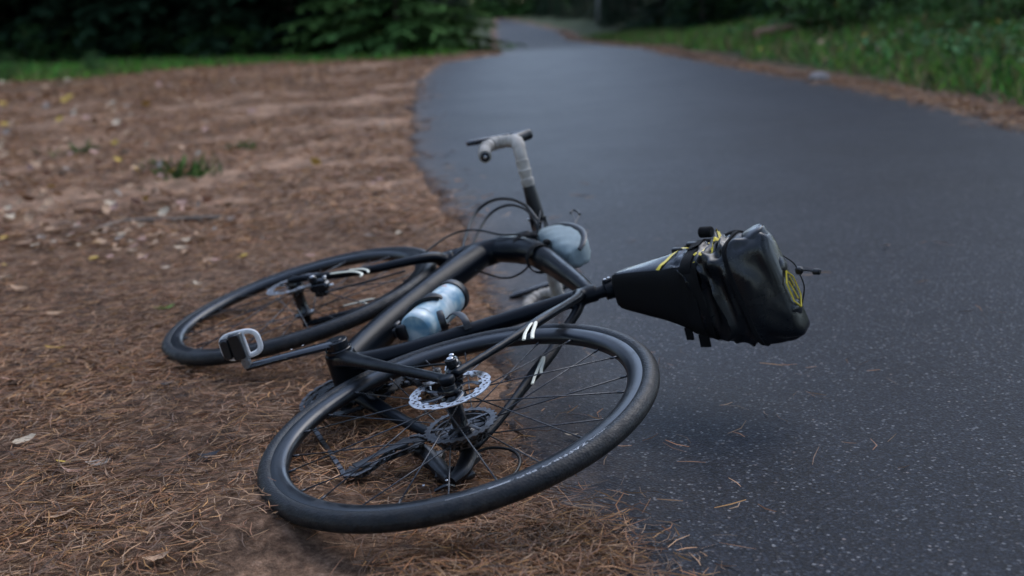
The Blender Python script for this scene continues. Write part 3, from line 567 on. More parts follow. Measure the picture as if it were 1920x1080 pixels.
for x, y, s, k_ in [(-2.289, 5.91, 0.044, 'grey'), (-1.698, 5.487, 0.05, 'pale'), (-3.537, 9.466, 0.083, 'pale'), (-1.606, 5.648, 0.044, 'tan'), (-4.252, 11.186, 0.088, 'yellow'), (-1.886, 4.201, 0.041, 'yellow'), (-1.124, 6.207, 0.062, 'tan'), (-2.822, 6.443, 0.042, 'brown'), (-1.692, 5.223, 0.039, 'tan'), (-3.004, 9.228, 0.054, 'pale'), (-1.746, 4.184, 0.055, 'grey'), (-1.294, 4.67, 0.035, 'grey'), (-4.335, 11.75, 0.067, 'brown'), (-1.017, 10.391, 0.061, 'tan'), (-3.121, 7.107, 0.05, 'tan'), (-2.425, 5.516, 0.032, 'grey'), (-1.481, 4.048, 0.055, 'tan'), (-5.435, 14.429, 0.044, 'tan'), (-3.308, 13.061, 0.053, 'yellow'), (-3.253, 8.931, 0.068, 'pink'), (-1.41, 3.773, 0.051, 'yellow'), (-1.427, 4.074, 0.038, 'grey'), (-2.466, 11.039, 0.082, 'tan'), (-1.544, 4.71, 0.035, 'tan'), (-2.768, 8.765, 0.051, 'pink'), (-3.186, 7.24, 0.056, 'pale'), (-1.89, 5.498, 0.034, 'brown'), (-1.708, 4.818, 0.051, 'pale'), (-1.014, 3.696, 0.026, 'pink'), (-2.53, 6.639, 0.054, 'pink'), (-4.187, 10.562, 0.078, 'grey'), (-1.72, 4.465, 0.031, 'pale'), (-1.516, 5.026, 0.037, 'pink'), (-2.755, 6.898, 0.059, 'tan'), (-1.002, 3.711, 0.045, 'pink'), (-1.348, 4.106, 0.032, 'pink'), (-1.71, 4.464, 0.029, 'pink'), (-1.566, 4.232, 0.044, 'tan'), (-1.539, 4.257, 0.03, 'grey'), (-3.928, 11.407, 0.058, 'tan'), (-1.62, 5.16, 0.039, 'grey'), (-1.317, 3.874, 0.031, 'pale'), (-1.312, 4.182, 0.045, 'tan'), (-1.249, 3.764, 0.052, 'pink'), (-2.977, 6.801, 0.061, 'tan'), (-0.613, 5.354, 0.058, 'grey'), (-1.997, 4.472, 0.043, 'pink'), (-2.135, 4.757, 0.034, 'tan'), (-5.615, 14.955, 0.069, 'pale'), (-1.622, 4.151, 0.041, 'pale'), (-3.421, 9.959, 0.065, 'tan'), (-1.851, 4.481, 0.055, 'tan'), (-2.272, 6.019, 0.046, 'pale'), (-1.578, 4.299, 0.053, 'tan'), (-6.221, 14.621, 0.067, 'pale'), (-2.915, 8.152, 0.051, 'brown'), (-2.727, 8.187, 0.047, 'pink'), (-3.55, 11.223, 0.044, 'yellow'), (-1.6, 5.069, 0.046, 'brown'), (-2.122, 6.187, 0.056, 'yellow'), (-3.456, 8.94, 0.063, 'yellow'), (-4.474, 11.716, 0.045, 'pink'), (-1.396, 3.969, 0.049, 'tan'), (-2.126, 5.016, 0.059, 'brown'), (-3.492, 8.364, 0.059, 'grey'), (-2.005, 5.929, 0.05, 'brown'), (-1.631, 10.196, 0.072, 'tan'), (-1.177, 4.278, 0.028, 'grey'), (-1.402, 4.694, 0.031, 'tan'), (-1.172, 4.164, 0.034, 'tan'), (-1.525, 6.284, 0.065, 'tan'), (-2.437, 7.115, 0.047, 'yellow'), (-0.526, 3.947, 0.038, 'grey'), (-1.566, 5.097, 0.058, 'tan'), (-2.584, 6.336, 0.049, 'tan'), (-0.616, 5.109, 0.033, 'pink'), (-2.558, 6.199, 0.064, 'tan'), (-0.859, 7.431, 0.051, 'grey'), (-2.202, 8.382, 0.046, 'pale'), (-1.687, 4.388, 0.033, 'grey'), (-2.743, 7.992, 0.067, 'tan'), (-1.603, 4.833, 0.05, 'pink'), (-1.325, 4.178, 0.051, 'tan'), (-1.691, 3.731, 0.028, 'yellow'), (-1.579, 4.038, 0.049, 'tan'), (-1.994, 4.909, 0.055, 'tan'), (-5.69, 14.381, 0.052, 'tan'), (-1.322, 4.86, 0.029, 'pink'), (-2.598, 7.338, 0.038, 'brown'), (-1.02, 3.696, 0.037, 'tan'), (-1.496, 4.043, 0.029, 'yellow'), (-1.766, 4.093, 0.053, 'tan'), (-1.391, 4.758, 0.049, 'pink'), (-3.124, 11.238, 0.067, 'pink'), (-3.756, 8.77, 0.069, 'tan'), (-1.375, 3.889, 0.039, 'tan'), (-5.359, 13.591, 0.078, 'tan'), (-1.31, 4.559, 0.039, 'tan'), (-5.032, 13.732, 0.05, 'pale'), (-2.571, 8.813, 0.07, 'pink'), (-1.257, 5.443, 0.034, 'pink'), (-1.356, 4.896, 0.041, 'tan'), (-2.677, 10.378, 0.061, 'pink'), (-2.768, 10.034, 0.049, 'tan'), (-2.842, 8.369, 0.071, 'pale'), (-1.52, 5.417, 0.051, 'tan'), (-1.749, 7.798, 0.055, 'grey'), (-2.146, 5.32, 0.033, 'brown'), (-4.067, 10.702, 0.072, 'pink'), (-2.422, 6.054, 0.033, 'tan'), (-1.928, 5.128, 0.034, 'pale'), (-3.177, 9.3, 0.043, 'tan'), (-3.564, 8.154, 0.05, 'pink'), (-2.261, 10.345, 0.07, 'pale'), (-0.689, 3.694, 0.038, 'pink'), (-3.404, 11.488, 0.046, 'tan'), (-3.766, 12.563, 0.084, 'pink'), (-2.04, 5.926, 0.051, 'pink'), (-1.456, 4.133, 0.042, 'tan'), (-4.184, 10.807, 0.062, 'tan'), (-3.124, 9.997, 0.079, 'yellow'), (-2.178, 6.913, 0.059, 'pale'), (-5.378, 14.313, 0.067, 'pink'), (-2.804, 7.332, 0.042, 'pink'), (-2.134, 4.839, 0.037, 'pale'), (-3.547, 13.256, 0.06, 'pink'), (-4.739, 13.459, 0.064, 'tan'), (-3.535, 13.825, 0.045, 'tan'), (-2.815, 6.379, 0.049, 'pink'), (-0.632, 5.792, 0.062, 'brown'), (-3.745, 8.639, 0.063, 'yellow'), (-3.694, 8.754, 0.074, 'tan'), (-1.688, 5.691, 0.048, 'yellow'), (-1.943, 4.73, 0.051, 'tan'), (-3.477, 10.201, 0.078, 'pale'), (-1.787, 4.515, 0.042, 'tan'), (-0.994, 5.716, 0.061, 'yellow'), (-1.136, 4.257, 0.029, 'grey'), (-0.925, 6.093, 0.057, 'pink'), (-2.405, 6.64, 0.062, 'pink'), (-5.254, 13.992, 0.051, 'brown'), (-1.59, 3.731, 0.029, 'tan'), (-1.475, 4.426, 0.046, 'tan'), (-1.984, 4.455, 0.045, 'tan'), (-1.649, 4.044, 0.029, 'pale'), (-1.449, 4.243, 0.047, 'tan'), (-1.103, 4.41, 0.038, 'grey'), (-6.496, 15.891, 0.058, 'brown'), (-3.413, 8.019, 0.056, 'tan'), (-1.661, 4.249, 0.029, 'pink'), (-3.866, 12.282, 0.054, 'tan'), (-2.17, 5.385, 0.043, 'yellow'), (-1.695, 5.446, 0.031, 'pale'), (-5.005, 12.748, 0.078, 'tan'), (-3.649, 12.63, 0.066, 'pink'), (-1.662, 4.644, 0.051, 'tan'), (-2.82, 6.847, 0.067, 'pale'), (-4.837, 11.489, 0.08, 'tan'), (-0.4, 3.486, 0.035, 'tan'), (-1.264, 3.799, 0.039, 'tan'), (-1.532, 3.807, 0.034, 'pale'), (-1.273, 3.977, 0.05, 'tan'), (-2.418, 5.43, 0.035, 'pale'), (-5.643, 14.221, 0.053, 'pale'), (-1.346, 3.737, 0.036, 'tan'), (-4.658, 10.819, 0.044, 'yellow'), (-1.379, 5.908, 0.043, 'pale'), (-1.704, 5.222, 0.051, 'grey'), (-4.324, 11.526, 0.08, 'yellow'), (-1.262, 4.175, 0.043, 'tan'), (-6.396, 14.853, 0.067, 'pale'), (-0.917, 3.756, 0.043, 'yellow'), (-1.812, 5.229, 0.039, 'tan'), (-2.479, 7.562, 0.053, 'tan'), (-1.214, 3.727, 0.03, 'pink'), (-5.948, 14.739, 0.067, 'pink'), (-2.56, 5.803, 0.049, 'pale'), (-1.925, 4.526, 0.05, 'tan'), (-2.204, 5.151, 0.041, 'tan'), (-1.396, 4.526, 0.053, 'pale'), (-1.615, 3.943, 0.031, 'yellow'), (-5.536, 14.452, 0.059, 'grey'), (-2.816, 8.49, 0.043, 'tan'), (-1.336, 3.949, 0.04, 'pink'), (-2.602, 10.734, 0.084, 'tan'), (-2.682, 9.918, 0.063, 'tan'), (-1.7, 4.014, 0.032, 'pale'), (-2.064, 4.675, 0.033, 'pink'), (-2.956, 10.443, 0.052, 'tan'), (-3.181, 10.076, 0.043, 'tan'), (-4.72, 11.572, 0.05, 'pink'), (-0.634, 5.021, 0.029, 'pink'), (-1.363, 3.787, 0.04, 'pink'), (-1.44, 4.595, 0.044, 'pale'), (-1.709, 6.276, 0.051, 'pale'), (-2.76, 6.724, 0.047, 'grey'), (-1.733, 4.629, 0.051, 'tan'), (-3.724, 10.04, 0.044, 'pale'), (-1.373, 4.051, 0.03, 'pale'), (-4.84, 12.089, 0.063, 'grey'), (-1.304, 5.703, 0.034, 'tan'), (-2.025, 7.636, 0.058, 'pink'), (-2.209, 6.144, 0.045, 'pink'), (-1.266, 4.714, 0.052, 'pink'), (-1.398, 4.616, 0.038, 'brown'), (-2.612, 6.848, 0.043, 'tan'), (-1.789, 5.827, 0.06, 'grey'), (-1.867, 6.51, 0.055, 'tan'), (-1.887, 5.74, 0.051, 'tan'), (-1.878, 4.24, 0.038, 'tan'), (-3.258, 9.611, 0.064, 'tan'), (-1.345, 4.062, 0.047, 'pink'), (-3.397, 7.74, 0.05, 'pale'), (-1.771, 5.112, 0.057, 'grey'), (-2.31, 7.787, 0.036, 'tan'), (-2.607, 10.457, 0.046, 'pink'), (-3.087, 9.79, 0.042, 'pink'), (-1.329, 4.574, 0.053, 'pink'), (-1.585, 4.901, 0.032, 'yellow'), (-4.394, 11.504, 0.058, 'tan'), (-1.77, 4.331, 0.045, 'tan'), (-1.436, 4.356, 0.039, 'pale'), (-2.043, 6.048, 0.046, 'brown'), (-1.122, 4.482, 0.03, 'pink'), (-6.75, 16.047, 0.067, 'yellow'), (-1.873, 5.16, 0.06, 'pale'), (-3.092, 13.016, 0.069, 'grey'), (-1.526, 9.207, 0.075, 'tan'), (-2.546, 7.673, 0.053, 'tan'), (-2.233, 5.706, 0.042, 'grey'), (-2.532, 6.078, 0.053, 'pink'), (-1.533, 4.135, 0.044, 'tan'), (-5.324, 13.774, 0.064, 'tan'), (-1.495, 5.984, 0.038, 'tan'), (-1.198, 9.963, 0.059, 'pink'), (-1.691, 4.596, 0.038, 'pink'), (-1.438, 4.143, 0.051, 'pale'), (-2.911, 7.592, 0.044, 'tan'), (-3.391, 8.997, 0.068, 'pink'), (-4.347, 10.94, 0.067, 'pink'), (-2.02, 5.086, 0.048, 'tan'), (-3.245, 10.184, 0.055, 'pink'), (-2.007, 4.542, 0.054, 'pale'), (-4.781, 11.035, 0.069, 'yellow'), (-1.978, 8.854, 0.08, 'pink'), (-1.767, 5.288, 0.054, 'tan'), (-1.556, 7.3, 0.057, 'tan'), (-3.781, 11.009, 0.058, 'brown'), (-1.177, 4.037, 0.039, 'pale'), (-3.48, 8.035, 0.062, 'grey'), (-2.013, 4.654, 0.045, 'tan'), (-1.311, 4.844, 0.037, 'pink'), (-0.425, 3.949, 0.035, 'pale'), (-1.856, 5.674, 0.056, 'yellow'), (-1.714, 5.575, 0.039, 'pink'), (-1.914, 7.006, 0.038, 'tan'), (-1.664, 3.972, 0.04, 'tan'), (-3.257, 9.889, 0.059, 'grey'), (-1.656, 4.725, 0.047, 'pink'), (-2.114, 5.141, 0.033, 'tan'), (-1.121, 3.82, 0.051, 'tan'), (-3.114, 8.726, 0.058, 'brown'), (-1.429, 3.832, 0.029, 'tan'), (-2.025, 6.631, 0.042, 'brown'), (-2.316, 5.744, 0.048, 'pink'), (-2.694, 7.743, 0.04, 'tan'), (-0.757, 7.073, 0.04, 'brown'), (-1.125, 3.6, 0.029, 'pale'), (-1.43, 4.321, 0.035, 'tan'), (-1.539, 3.991, 0.031, 'pale'), (-2.166, 5.291, 0.036, 'tan'), (-1.143, 3.73, 0.05, 'brown'), (-4.555, 13.644, 0.07, 'pink'), (-4.314, 11.097, 0.09, 'tan'), (-1.42, 4.594, 0.032, 'tan'), (-1.563, 4.313, 0.049, 'tan'), (-2.26, 5.406, 0.059, 'tan'), (-2.146, 4.986, 0.049, 'tan'), (-2.189, 6.517, 0.068, 'grey'), (-3.175, 10.164, 0.079, 'tan')]:
    leaf(x, y, s, k_, random.random() * 6.28, 'small pale fallen leaf among the litter on the dirt clearing at left', 'pale leaves strewn over the dirt clearing', 0.012, 0.7)
for i in range(40):
    y = 5.6 + 8 * random.random(); x = float(right_x(np.array(y))) + 0.3 + 2.6 * random.random()
    leaf(x, y, 0.06 + 0.05 * random.random(), random.choice(['pale', 'tan', 'yellow', 'pink']), random.random() * 6.28, 'yellowed fallen leaf caught in the grass of the right verge', 'fallen leaves in the right verge grass', 0.07, 0.7)

m_stick = mat('dead_wood', (0.16, 0.12, 0.09), 0.9, var=0.4, scale=40, bmp=0.5, bscale=120)
def stick(name, pts, r, label, m=m_stick, cat='stick', zoff=0.0):
    P = crspline(np.array([(x, y, float(land_z(np.array(x), np.array(y))) + r * 0.9 + zoff) for x, y in pts]), 5)
    mb = MB(); mb.tube(P, [r * (1.0 - 0.55 * i / (len(P) - 1)) * (0.9 + 0.2 * random.random()) for i in range(len(P))], 8)
    return tag(mb.build(name, m), label, cat)
stick('fallen_branch', [(-1.163, 4.467), (-1.347, 4.505), (-1.532, 4.533), (-1.592, 4.461), (-1.596, 4.276)], 0.013, 'long thin bent grey branch lying on the dirt beyond the front wheel', cat='branch')
stick('fallen_branch', [(-1.686, 4.761), (-1.761, 4.769), (-1.842, 4.78)], 0.016, 'short dark stick lying on the dirt left of the long branch', LM['brown'], cat='branch')
stick('road_twig', [(-0.837, 8.773), (-0.783, 8.786), (-0.738, 8.761)], 0.012, 'small dark twig lying on the left edge of the asphalt', LM['dark'], 'twig', 0.01)
lg = stick('fallen_log', [(3.05, 15.2), (3.55, 15.5), (4.0, 15.6)], 0.075, 'dead brown log lying at the foot of the right bank shrubs', mat('log_bark', (0.20, 0.11, 0.065), 0.9, var=0.4, scale=12, bmp=0.6, bscale=40), 'log', 0.05)
mb = MB()
g = np.random.default_rng(5); th = np.linspace(0, 2 * np.pi, 14, endpoint=False)
for k, (zz, rr) in enumerate(((-0.02, 0.6), (0.0, 0.95), (0.03, 1.0), (0.055, 0.75), (0.066, 0.3))): mb.add([(0.085 * rr * math.cos(t) * (0.85 + 0.3 * g.random()), 0.05 * rr * math.sin(t) * (0.85 + 0.3 * g.random()), zz) for t in th], [])
mb.f = [(i * 14 + j, i * 14 + (j + 1) % 14, (i + 1) * 14 + (j + 1) % 14, (i + 1) * 14 + j) for i in range(4) for j in range(14)] + [tuple(56 + j for j in range(14))]
sx, sy = (2.391, 9.432)
st = mb.build('stone', mat('pale_stone', (0.22, 0.19, 0.175), 0.85, var=0.3, scale=40, bmp=0.4)); st.location = (sx, sy, zat(sx, sy) + 0.01)
tag(st, 'pale flat stone at the right road edge beside the grass', 'stone')
def tuft(x, y, r, n, h, tones, label):
    pts = np.stack([x + r * rng.normal(size=n), y + r * rng.normal(size=n)], 1)
    o = blades('grass_tuft', pts, h, tones, None, 0.010, 0.9); tag(o, label, 'grass tuft')
for (x, y), r, n, h, lab in [((-2.6, 6.985), 0.05, 60, 0.07, 'small grass tuft on the dirt at left, nearer the left edge'), ((-1.64, 5.77), 0.07, 110, 0.09, 'larger bright grass tuft on the dirt right of the small one'), ((-1.895, 6.078), 0.06, 40, 0.05, 'sparse thin grass tuft between the two brighter tufts'), ((-1.566, 6.724), 0.05, 70, 0.06, 'dark weed clump in the middle of the dirt clearing')]: tuft(x, y, r, n, h, [(0.045, 0.11, 0.02), (0.06, 0.12, 0.025), (0.04, 0.09, 0.03)], lab)

# ------------------------------------------------------------------ the bicycle
M = Matrix([[-0.422323, -0.204514, 0.883073, -0.362676], [0.906202, -0.072699, 0.416548, 2.205209], [-0.020992, 0.97616, 0.216034, 0.086021], [0.0, 0.0, 0.0, 1.0]])
m_frame = mat('satin_black_paint', (0.0028, 0.0042, 0.0066, 1), 0.30, var=0.2, scale=12, dirt=(0.05, 0.045, 0.04, 1), dirt_amt=0.02, spec=0.12)
m_rim = mat('carbon_rim', (0.006, 0.0075, 0.010, 1), 0.28, var=0.2, scale=30, dirt=(0.08, 0.07, 0.06, 1), dirt_amt=0.04, spec=0.4)
m_tyre = mat('tyre_rubber', (0.007, 0.008, 0.0095, 1), 0.46, var=0.3, scale=90, bmp=0.25, bscale=900, dirt=(0.09, 0.08, 0.07, 1), dirt_amt=0.10, spec=0.25)
_n, _l = m_tyre.node_tree.nodes, m_tyre.node_tree.links; _b = _n['Principled BSDF']
_old = _b.inputs['Base Color'].links[0].from_socket; _tc = _n.new('ShaderNodeTexCoord').outputs['Object']
_sx = _n.new('ShaderNodeSeparateXYZ'); _l.new(_tc, _sx.inputs[0]); _cx = _n.new('ShaderNodeCombineXYZ'); _l.new(_sx.outputs['X'], _cx.inputs['X']); _l.new(_sx.outputs['Z'], _cx.inputs['Z'])
_ln = _n.new('ShaderNodeVectorMath'); _ln.operation = 'LENGTH'; _l.new(_cx.outputs[0], _ln.inputs[0])
_mr = _n.new('ShaderNodeMapRange'); _mr.inputs[1].default_value = 0.326; _mr.inputs[2].default_value = 0.3425; _l.new(_ln.outputs['Value'], _mr.inputs[0])
_mm = _n.new('ShaderNodeMath'); _mm.operation = 'MULTIPLY'; _l.new(_mr.outputs[0], _mm.inputs[0]); _l.new(ramp(_n, _l, noise(_n, _l, 55, 8, 0.75, _tc), [(0.42, (0,) * 3), (0.68, (0.34,) * 3)]), _mm.inputs[1])
_l.new(mix(_n, _l, _mm.outputs[0], _old, (0.07, 0.058, 0.048, 1)), _b.inputs['Base Color'])
_v = _n.new('ShaderNodeTexVoronoi'); _v.inputs['Scale'].default_value = 260; _l.new(_tc, _v.inputs['Vector'])
bump(_n, _l, _b, _v.outputs['Distance'], 0.5, 0.0012)
m_black = mat('black_plastic', (0.005, 0.005, 0.006, 1), 0.45, var=0.2)
m_gloss = mat('gloss_black_alloy', (0.005, 0.006, 0.008, 1), 0.22, var=0.2, spec=0.6)
m_steel = mat('brushed_steel', (0.62, 0.62, 0.63, 1), 0.33, 1.0, var=0.12, scale=120)
m_dsteel = mat('dark_steel', (0.13, 0.13, 0.135, 1), 0.38, 1.0, var=0.3, scale=120, dirt=(0.02, 0.017, 0.015, 1), dirt_amt=0.9)
m_spoke = mat('black_spoke', (0.045, 0.047, 0.052, 1), 0.3, 0.6)
m_cream = mat('cream_decal', (0.72, 0.68, 0.53, 1), 0.45, var=0.08)
m_orange = mat('ochre_decal', (0.50, 0.30, 0.08, 1), 0.45, var=0.08)
m_tape = mat('bar_tape', (0.36, 0.325, 0.28, 1), 0.8, var=0.25, scale=25, dirt=(0.10, 0.085, 0.07, 1), dirt_amt=0.55, bmp=0.2, bscale=300)
m_hose = mat('hose_black', (0.004, 0.005, 0.006, 1), 0.45, var=0.1, spec=0.25)
m_white = mat('white_plastic', (0.66, 0.65, 0.64, 1), 0.5, var=0.12, scale=60, dirt=(0.2, 0.17, 0.14, 1), dirt_amt=0.6)
m_greyalloy = mat('grey_alloy', (0.22, 0.22, 0.22, 1), 0.4, 0.7, var=0.2)
m_letter = mat('tyre_print', (0.55, 0.56, 0.58, 1), 0.6, var=0.15)

bike = thing('bicycle', 'black gravel bicycle lying on its side between dirt and asphalt', 'bicycle', M)
RH = np.array([-0.415, 0.0, 0.070]); FH = np.array([0.592, -0.001, 0.071])

# --- frame
mb = MB()
mb.tube([(0.0, 0, -0.005), (0.09, 0, 0.075), (0.18, 0, 0.172), (0.275, 0, 0.295), (0.365, 0, 0.42), (0.405, 0, 0.475)],
        [(0.036, 0.030), (0.034, 0.031), (0.033, 0.032), (0.033, 0.033), (0.034, 0.040), (0.032, 0.042)], 20, smooth=5)
mb.tube([(0.425, 0, 0.395), (0.395, 0, 0.50), (0.362, 0, 0.605)], [(0.034, 0.036), (0.032, 0.034), (0.027, 0.028)], 20, smooth=4)
mb.tube([(-0.128, 0, 0.492), (-0.06, 0, 0.508), (0.05, 0, 0.528), (0.17, 0, 0.548), (0.28, 0, 0.558), (0.39, 0, 0.535)],
        [(0.018, 0.016), (0.021, 0.019), (0.025, 0.022), (0.029, 0.026), (0.031, 0.033), (0.031, 0.046)], 20, smooth=5)
mb.tube([(0.0, 0, 0.0), (-0.03, 0, 0.11), (-0.065, 0, 0.25), (-0.102, 0, 0.39), (-0.137, 0, 0.505)],
        [(0.032, 0.028), (0.020, 0.021), (0.0165, 0.019), (0.0165, 0.019), (0.0175, 0.0185)], 18, smooth=5)
mb.cyl((0, -0.043, 0), (0, 0.043, 0), 0.030, 24)
mb.tube([(-0.118, 0.006, 0.475), (-0.165, 0.016, 0.446), (-0.215, 0.030, 0.395), (-0.262, 0.043, 0.338), (-0.296, 0.0505, 0.292), (-0.338, 0.056, 0.220), (-0.375, 0.061, 0.148), (-0.402, 0.064, 0.088)],
        [(0.011, 0.013), (0.0095, 0.0115), (0.0085, 0.0105), (0.009, 0.0135), (0.009, 0.0135), (0.0075, 0.0095), (0.007, 0.009), (0.008, 0.011)], 14, smooth=5)
mb.tube([(-0.118, -0.006, 0.475), (-0.145, -0.018, 0.448), (-0.175, -0.034, 0.398), (-0.215, -0.047, 0.345), (-0.255, -0.053, 0.290), (-0.318, -0.057, 0.215), (-0.375, -0.062, 0.145), (-0.415, -0.066, 0.082)],
        [(0.011, 0.013), (0.0095, 0.0115), (0.009, 0.0105), (0.010, 0.0135), (0.010, 0.0135), (0.0085, 0.0095), (0.008, 0.0095), (0.008, 0.011)], 14, smooth=5)
for s in (1, -1):
    mb.tube([(0.005, 0.026 * s, -0.002), (-0.075, 0.041 * s, 0.004), (-0.19, 0.052 * s, 0.022), (-0.30, 0.060 * s, 0.044), (-0.405, 0.065 * s, 0.068)],
            [(0.018, 0.026), (0.013, 0.020), (0.0095, 0.0145), (0.0085, 0.012), (0.007, 0.012)], 14, smooth=4)
    mb.cyl((-0.415, 0.059 * s, 0.070), (-0.415, 0.072 * s, 0.070), 0.0145, 18)
frame = mb.build('frame', m_frame, bike)
rm = frame.modifiers.new('blend', 'REMESH'); rm.mode = 'VOXEL'; rm.voxel_size = 0.0026; rm.use_smooth_shade = True
sm = frame.modifiers.new('soften', 'SMOOTH'); sm.factor = 0.5; sm.iterations = 14
def decal(pts, r, par, m=None):
    mb = MB(); mb.tube(pts, [(r * 0.45, r)] * len(pts), 8, smooth=6); return mb.build('decal', m or m_cream, par)
decal([(-0.3774, 0.0625, 0.2343), (-0.3486, 0.0620, 0.2517), (-0.3058, 0.0580, 0.2840), (-0.2954, 0.0560, 0.2964), (-0.3139, 0.0570, 0.2884), (-0.3528, 0.0600, 0.2642), (-0.3836, 0.0615, 0.2480)], 0.0034, frame)
decal([(-0.3236, -0.0440, 0.2479), (-0.2977, -0.0430, 0.2669), (-0.2576, -0.0410, 0.2993), (-0.2378, -0.0400, 0.3167), (-0.2567, -0.0410, 0.3067), (-0.2814, -0.0425, 0.2889), (-0.2983, -0.0430, 0.2801)], 0.0030, frame)

# --- fork
mb = MB()
mb.tube([(0.41, 0.0, 0.42), (0.418, 0.0, 0.395)], [(0.034, 0.036), (0.036, 0.036)], 18)
mb.tube([(0.41, 0.008, 0.398), (0.408, 0.034, 0.372), (0.412, 0.047, 0.31), (0.440, 0.051, 0.235), (0.500, 0.054, 0.158), (0.560, 0.057, 0.10), (0.588, 0.058, 0.074)],
        [(0.018, 0.022), (0.014, 0.022), (0.0115, 0.019), (0.0105, 0.0155), (0.0095, 0.013), (0.0085, 0.012), (0.008, 0.013)], 14, smooth=5)
mb.tube([(0.425, -0.008, 0.398), (0.447, -0.034, 0.365), (0.468, -0.047, 0.29), (0.495, -0.050, 0.20), (0.540, -0.053, 0.125), (0.575, -0.056, 0.075)],
        [(0.018, 0.022), (0.014, 0.022), (0.0115, 0.019), (0.0105, 0.0155), (0.0095, 0.013), (0.008, 0.013)], 14, smooth=5)
for s in (1, -1): mb.cyl((0.590, 0.052 * s, 0.071), (0.590, 0.064 * s, 0.071), 0.015, 16)
fork = mb.build('fork', m_frame, bike)
rm = fork.modifiers.new('blend', 'REMESH'); rm.mode = 'VOXEL'; rm.voxel_size = 0.003; rm.use_smooth_shade = True
sm = fork.modifiers.new('soften', 'SMOOTH'); sm.factor = 0.5; sm.iterations = 10
decal([(0.5023, 0.0620, 0.1429), (0.4727, 0.0620, 0.1678), (0.4431, 0.0620, 0.1854), (0.4075, 0.0610, 0.1909), (0.3856, 0.0620, 0.1812)], 0.0035, fork)
decal([(0.4737, 0.0620, 0.1818), (0.4485, 0.0620, 0.2008), (0.4214, 0.0610, 0.2091), (0.3947, 0.0610, 0.2040)], 0.003, fork)
decal([(0.5569, -0.0410, 0.1614), (0.5417, -0.0400, 0.1851), (0.5179, -0.0400, 0.2013), (0.4812, -0.0400, 0.2029)], 0.0035, fork)
decal([(0.5428, -0.0400, 0.1955), (0.5333, -0.0400, 0.2150), (0.5170, -0.0400, 0.2308)], 0.003, fork)
decal([(0.5137, -0.0400, 0.2325), (0.4958, -0.0400, 0.2418)], 0.003, fork, m_orange)

# --- wheels (built round their own hub, placed at the axle)
def at_hub(o, par):
    o.parent = par; return o
def local_build(mb, name, m, parent):
    me = bpy.data.meshes.new(name); me.from_pydata(np.concatenate(mb.v).tolist(), [], mb.f)
    me.polygons.foreach_set('use_smooth', [True] * len(me.polygons)); me.set_sharp_from_angle(angle=math.radians(40)); me.update()
    return link(name, me, m, parent)
mb = MB()
mb.lathe([(0.3185, 0.0098), (0.3175, 0.0128), (0.312, 0.0132), (0.300, 0.0122), (0.2935, 0.0088), (0.2905, 0.004), (0.290, 0), (0.2905, -0.004), (0.2935, -0.0088), (0.300, -0.0122), (0.312, -0.0132), (0.3175, -0.0128), (0.3185, -0.0098)], n=160, closed=True)
wheel = local_build(mb, 'wheel', m_rim, bike); wheel.location = RH
RC, RT = 0.3275, 0.0158
prof = [(0.3155, 0.0108)] + [(RC + RT * math.cos(a) * (1.02 if abs(a) < 0.5 else 1), RT * math.sin(a)) for a in np.linspace(2.25, -2.25, 26)] + [(0.3155, -0.0108)]
mb = MB(); mb.lathe(prof, n=200); tyre = local_build(mb, 'tyre', m_tyre, wheel)
# tread: shallow siped ribs
def spoke_mesh(side, dirn):
    fl = 0.021; yf = 0.031 * side; a0 = dirn * math.radians(68)
    p = np.array([fl * math.sin(a0), yf, fl * math.cos(a0)]); q = np.array([0.0, 0.003 * side, 0.2925])
    mb = MB(); mb.tube([p, p + (q - p) * 0.5, q - (q - p) * 0.045], [0.0013, 0.0012, 0.0013], 6); mb.tube([q - (q - p) * 0.05, q], [0.0019, 0.0021], 7)
    me = bpy.data.meshes.new('spoke'); me.from_pydata(np.concatenate(mb.v).tolist(), [], mb.f); me.polygons.foreach_set('use_smooth', [True] * len(me.polygons)); me.update(); me.materials.append(m_spoke); return me
for k in range(24):
    side = 1 if k % 2 else -1; dirn = 1 if (k // 2) % 2 else -1
    me = bpy.data.meshes.get('spk%d%d' % (side, dirn))
    if me is None: me = spoke_mesh(side, dirn); me.name = 'spk%d%d' % (side, dirn)
    o = bpy.data.objects.new('spoke', me); col.objects.link(o); o.parent = wheel; o.rotation_euler = (0, k * 2 * math.pi / 24 + 0.07, 0)
mb = MB()
mb.lathe([(0.0, 0.058), (0.0115, 0.058), (0.0125, 0.050), (0.012, 0.042), (0.019, 0.041), (0.0245, 0.034), (0.0245, 0.030), (0.017, 0.026), (0.0135, 0.018), (0.0135, -0.018), (0.0175, -0.026), (0.0245, -0.029), (0.0245, -0.033), (0.018, -0.036), (0.0125, -0.044), (0.0115, -0.060), (0.0, -0.060)], n=40)
hub = local_build(mb, 'hub', m_gloss, wheel)
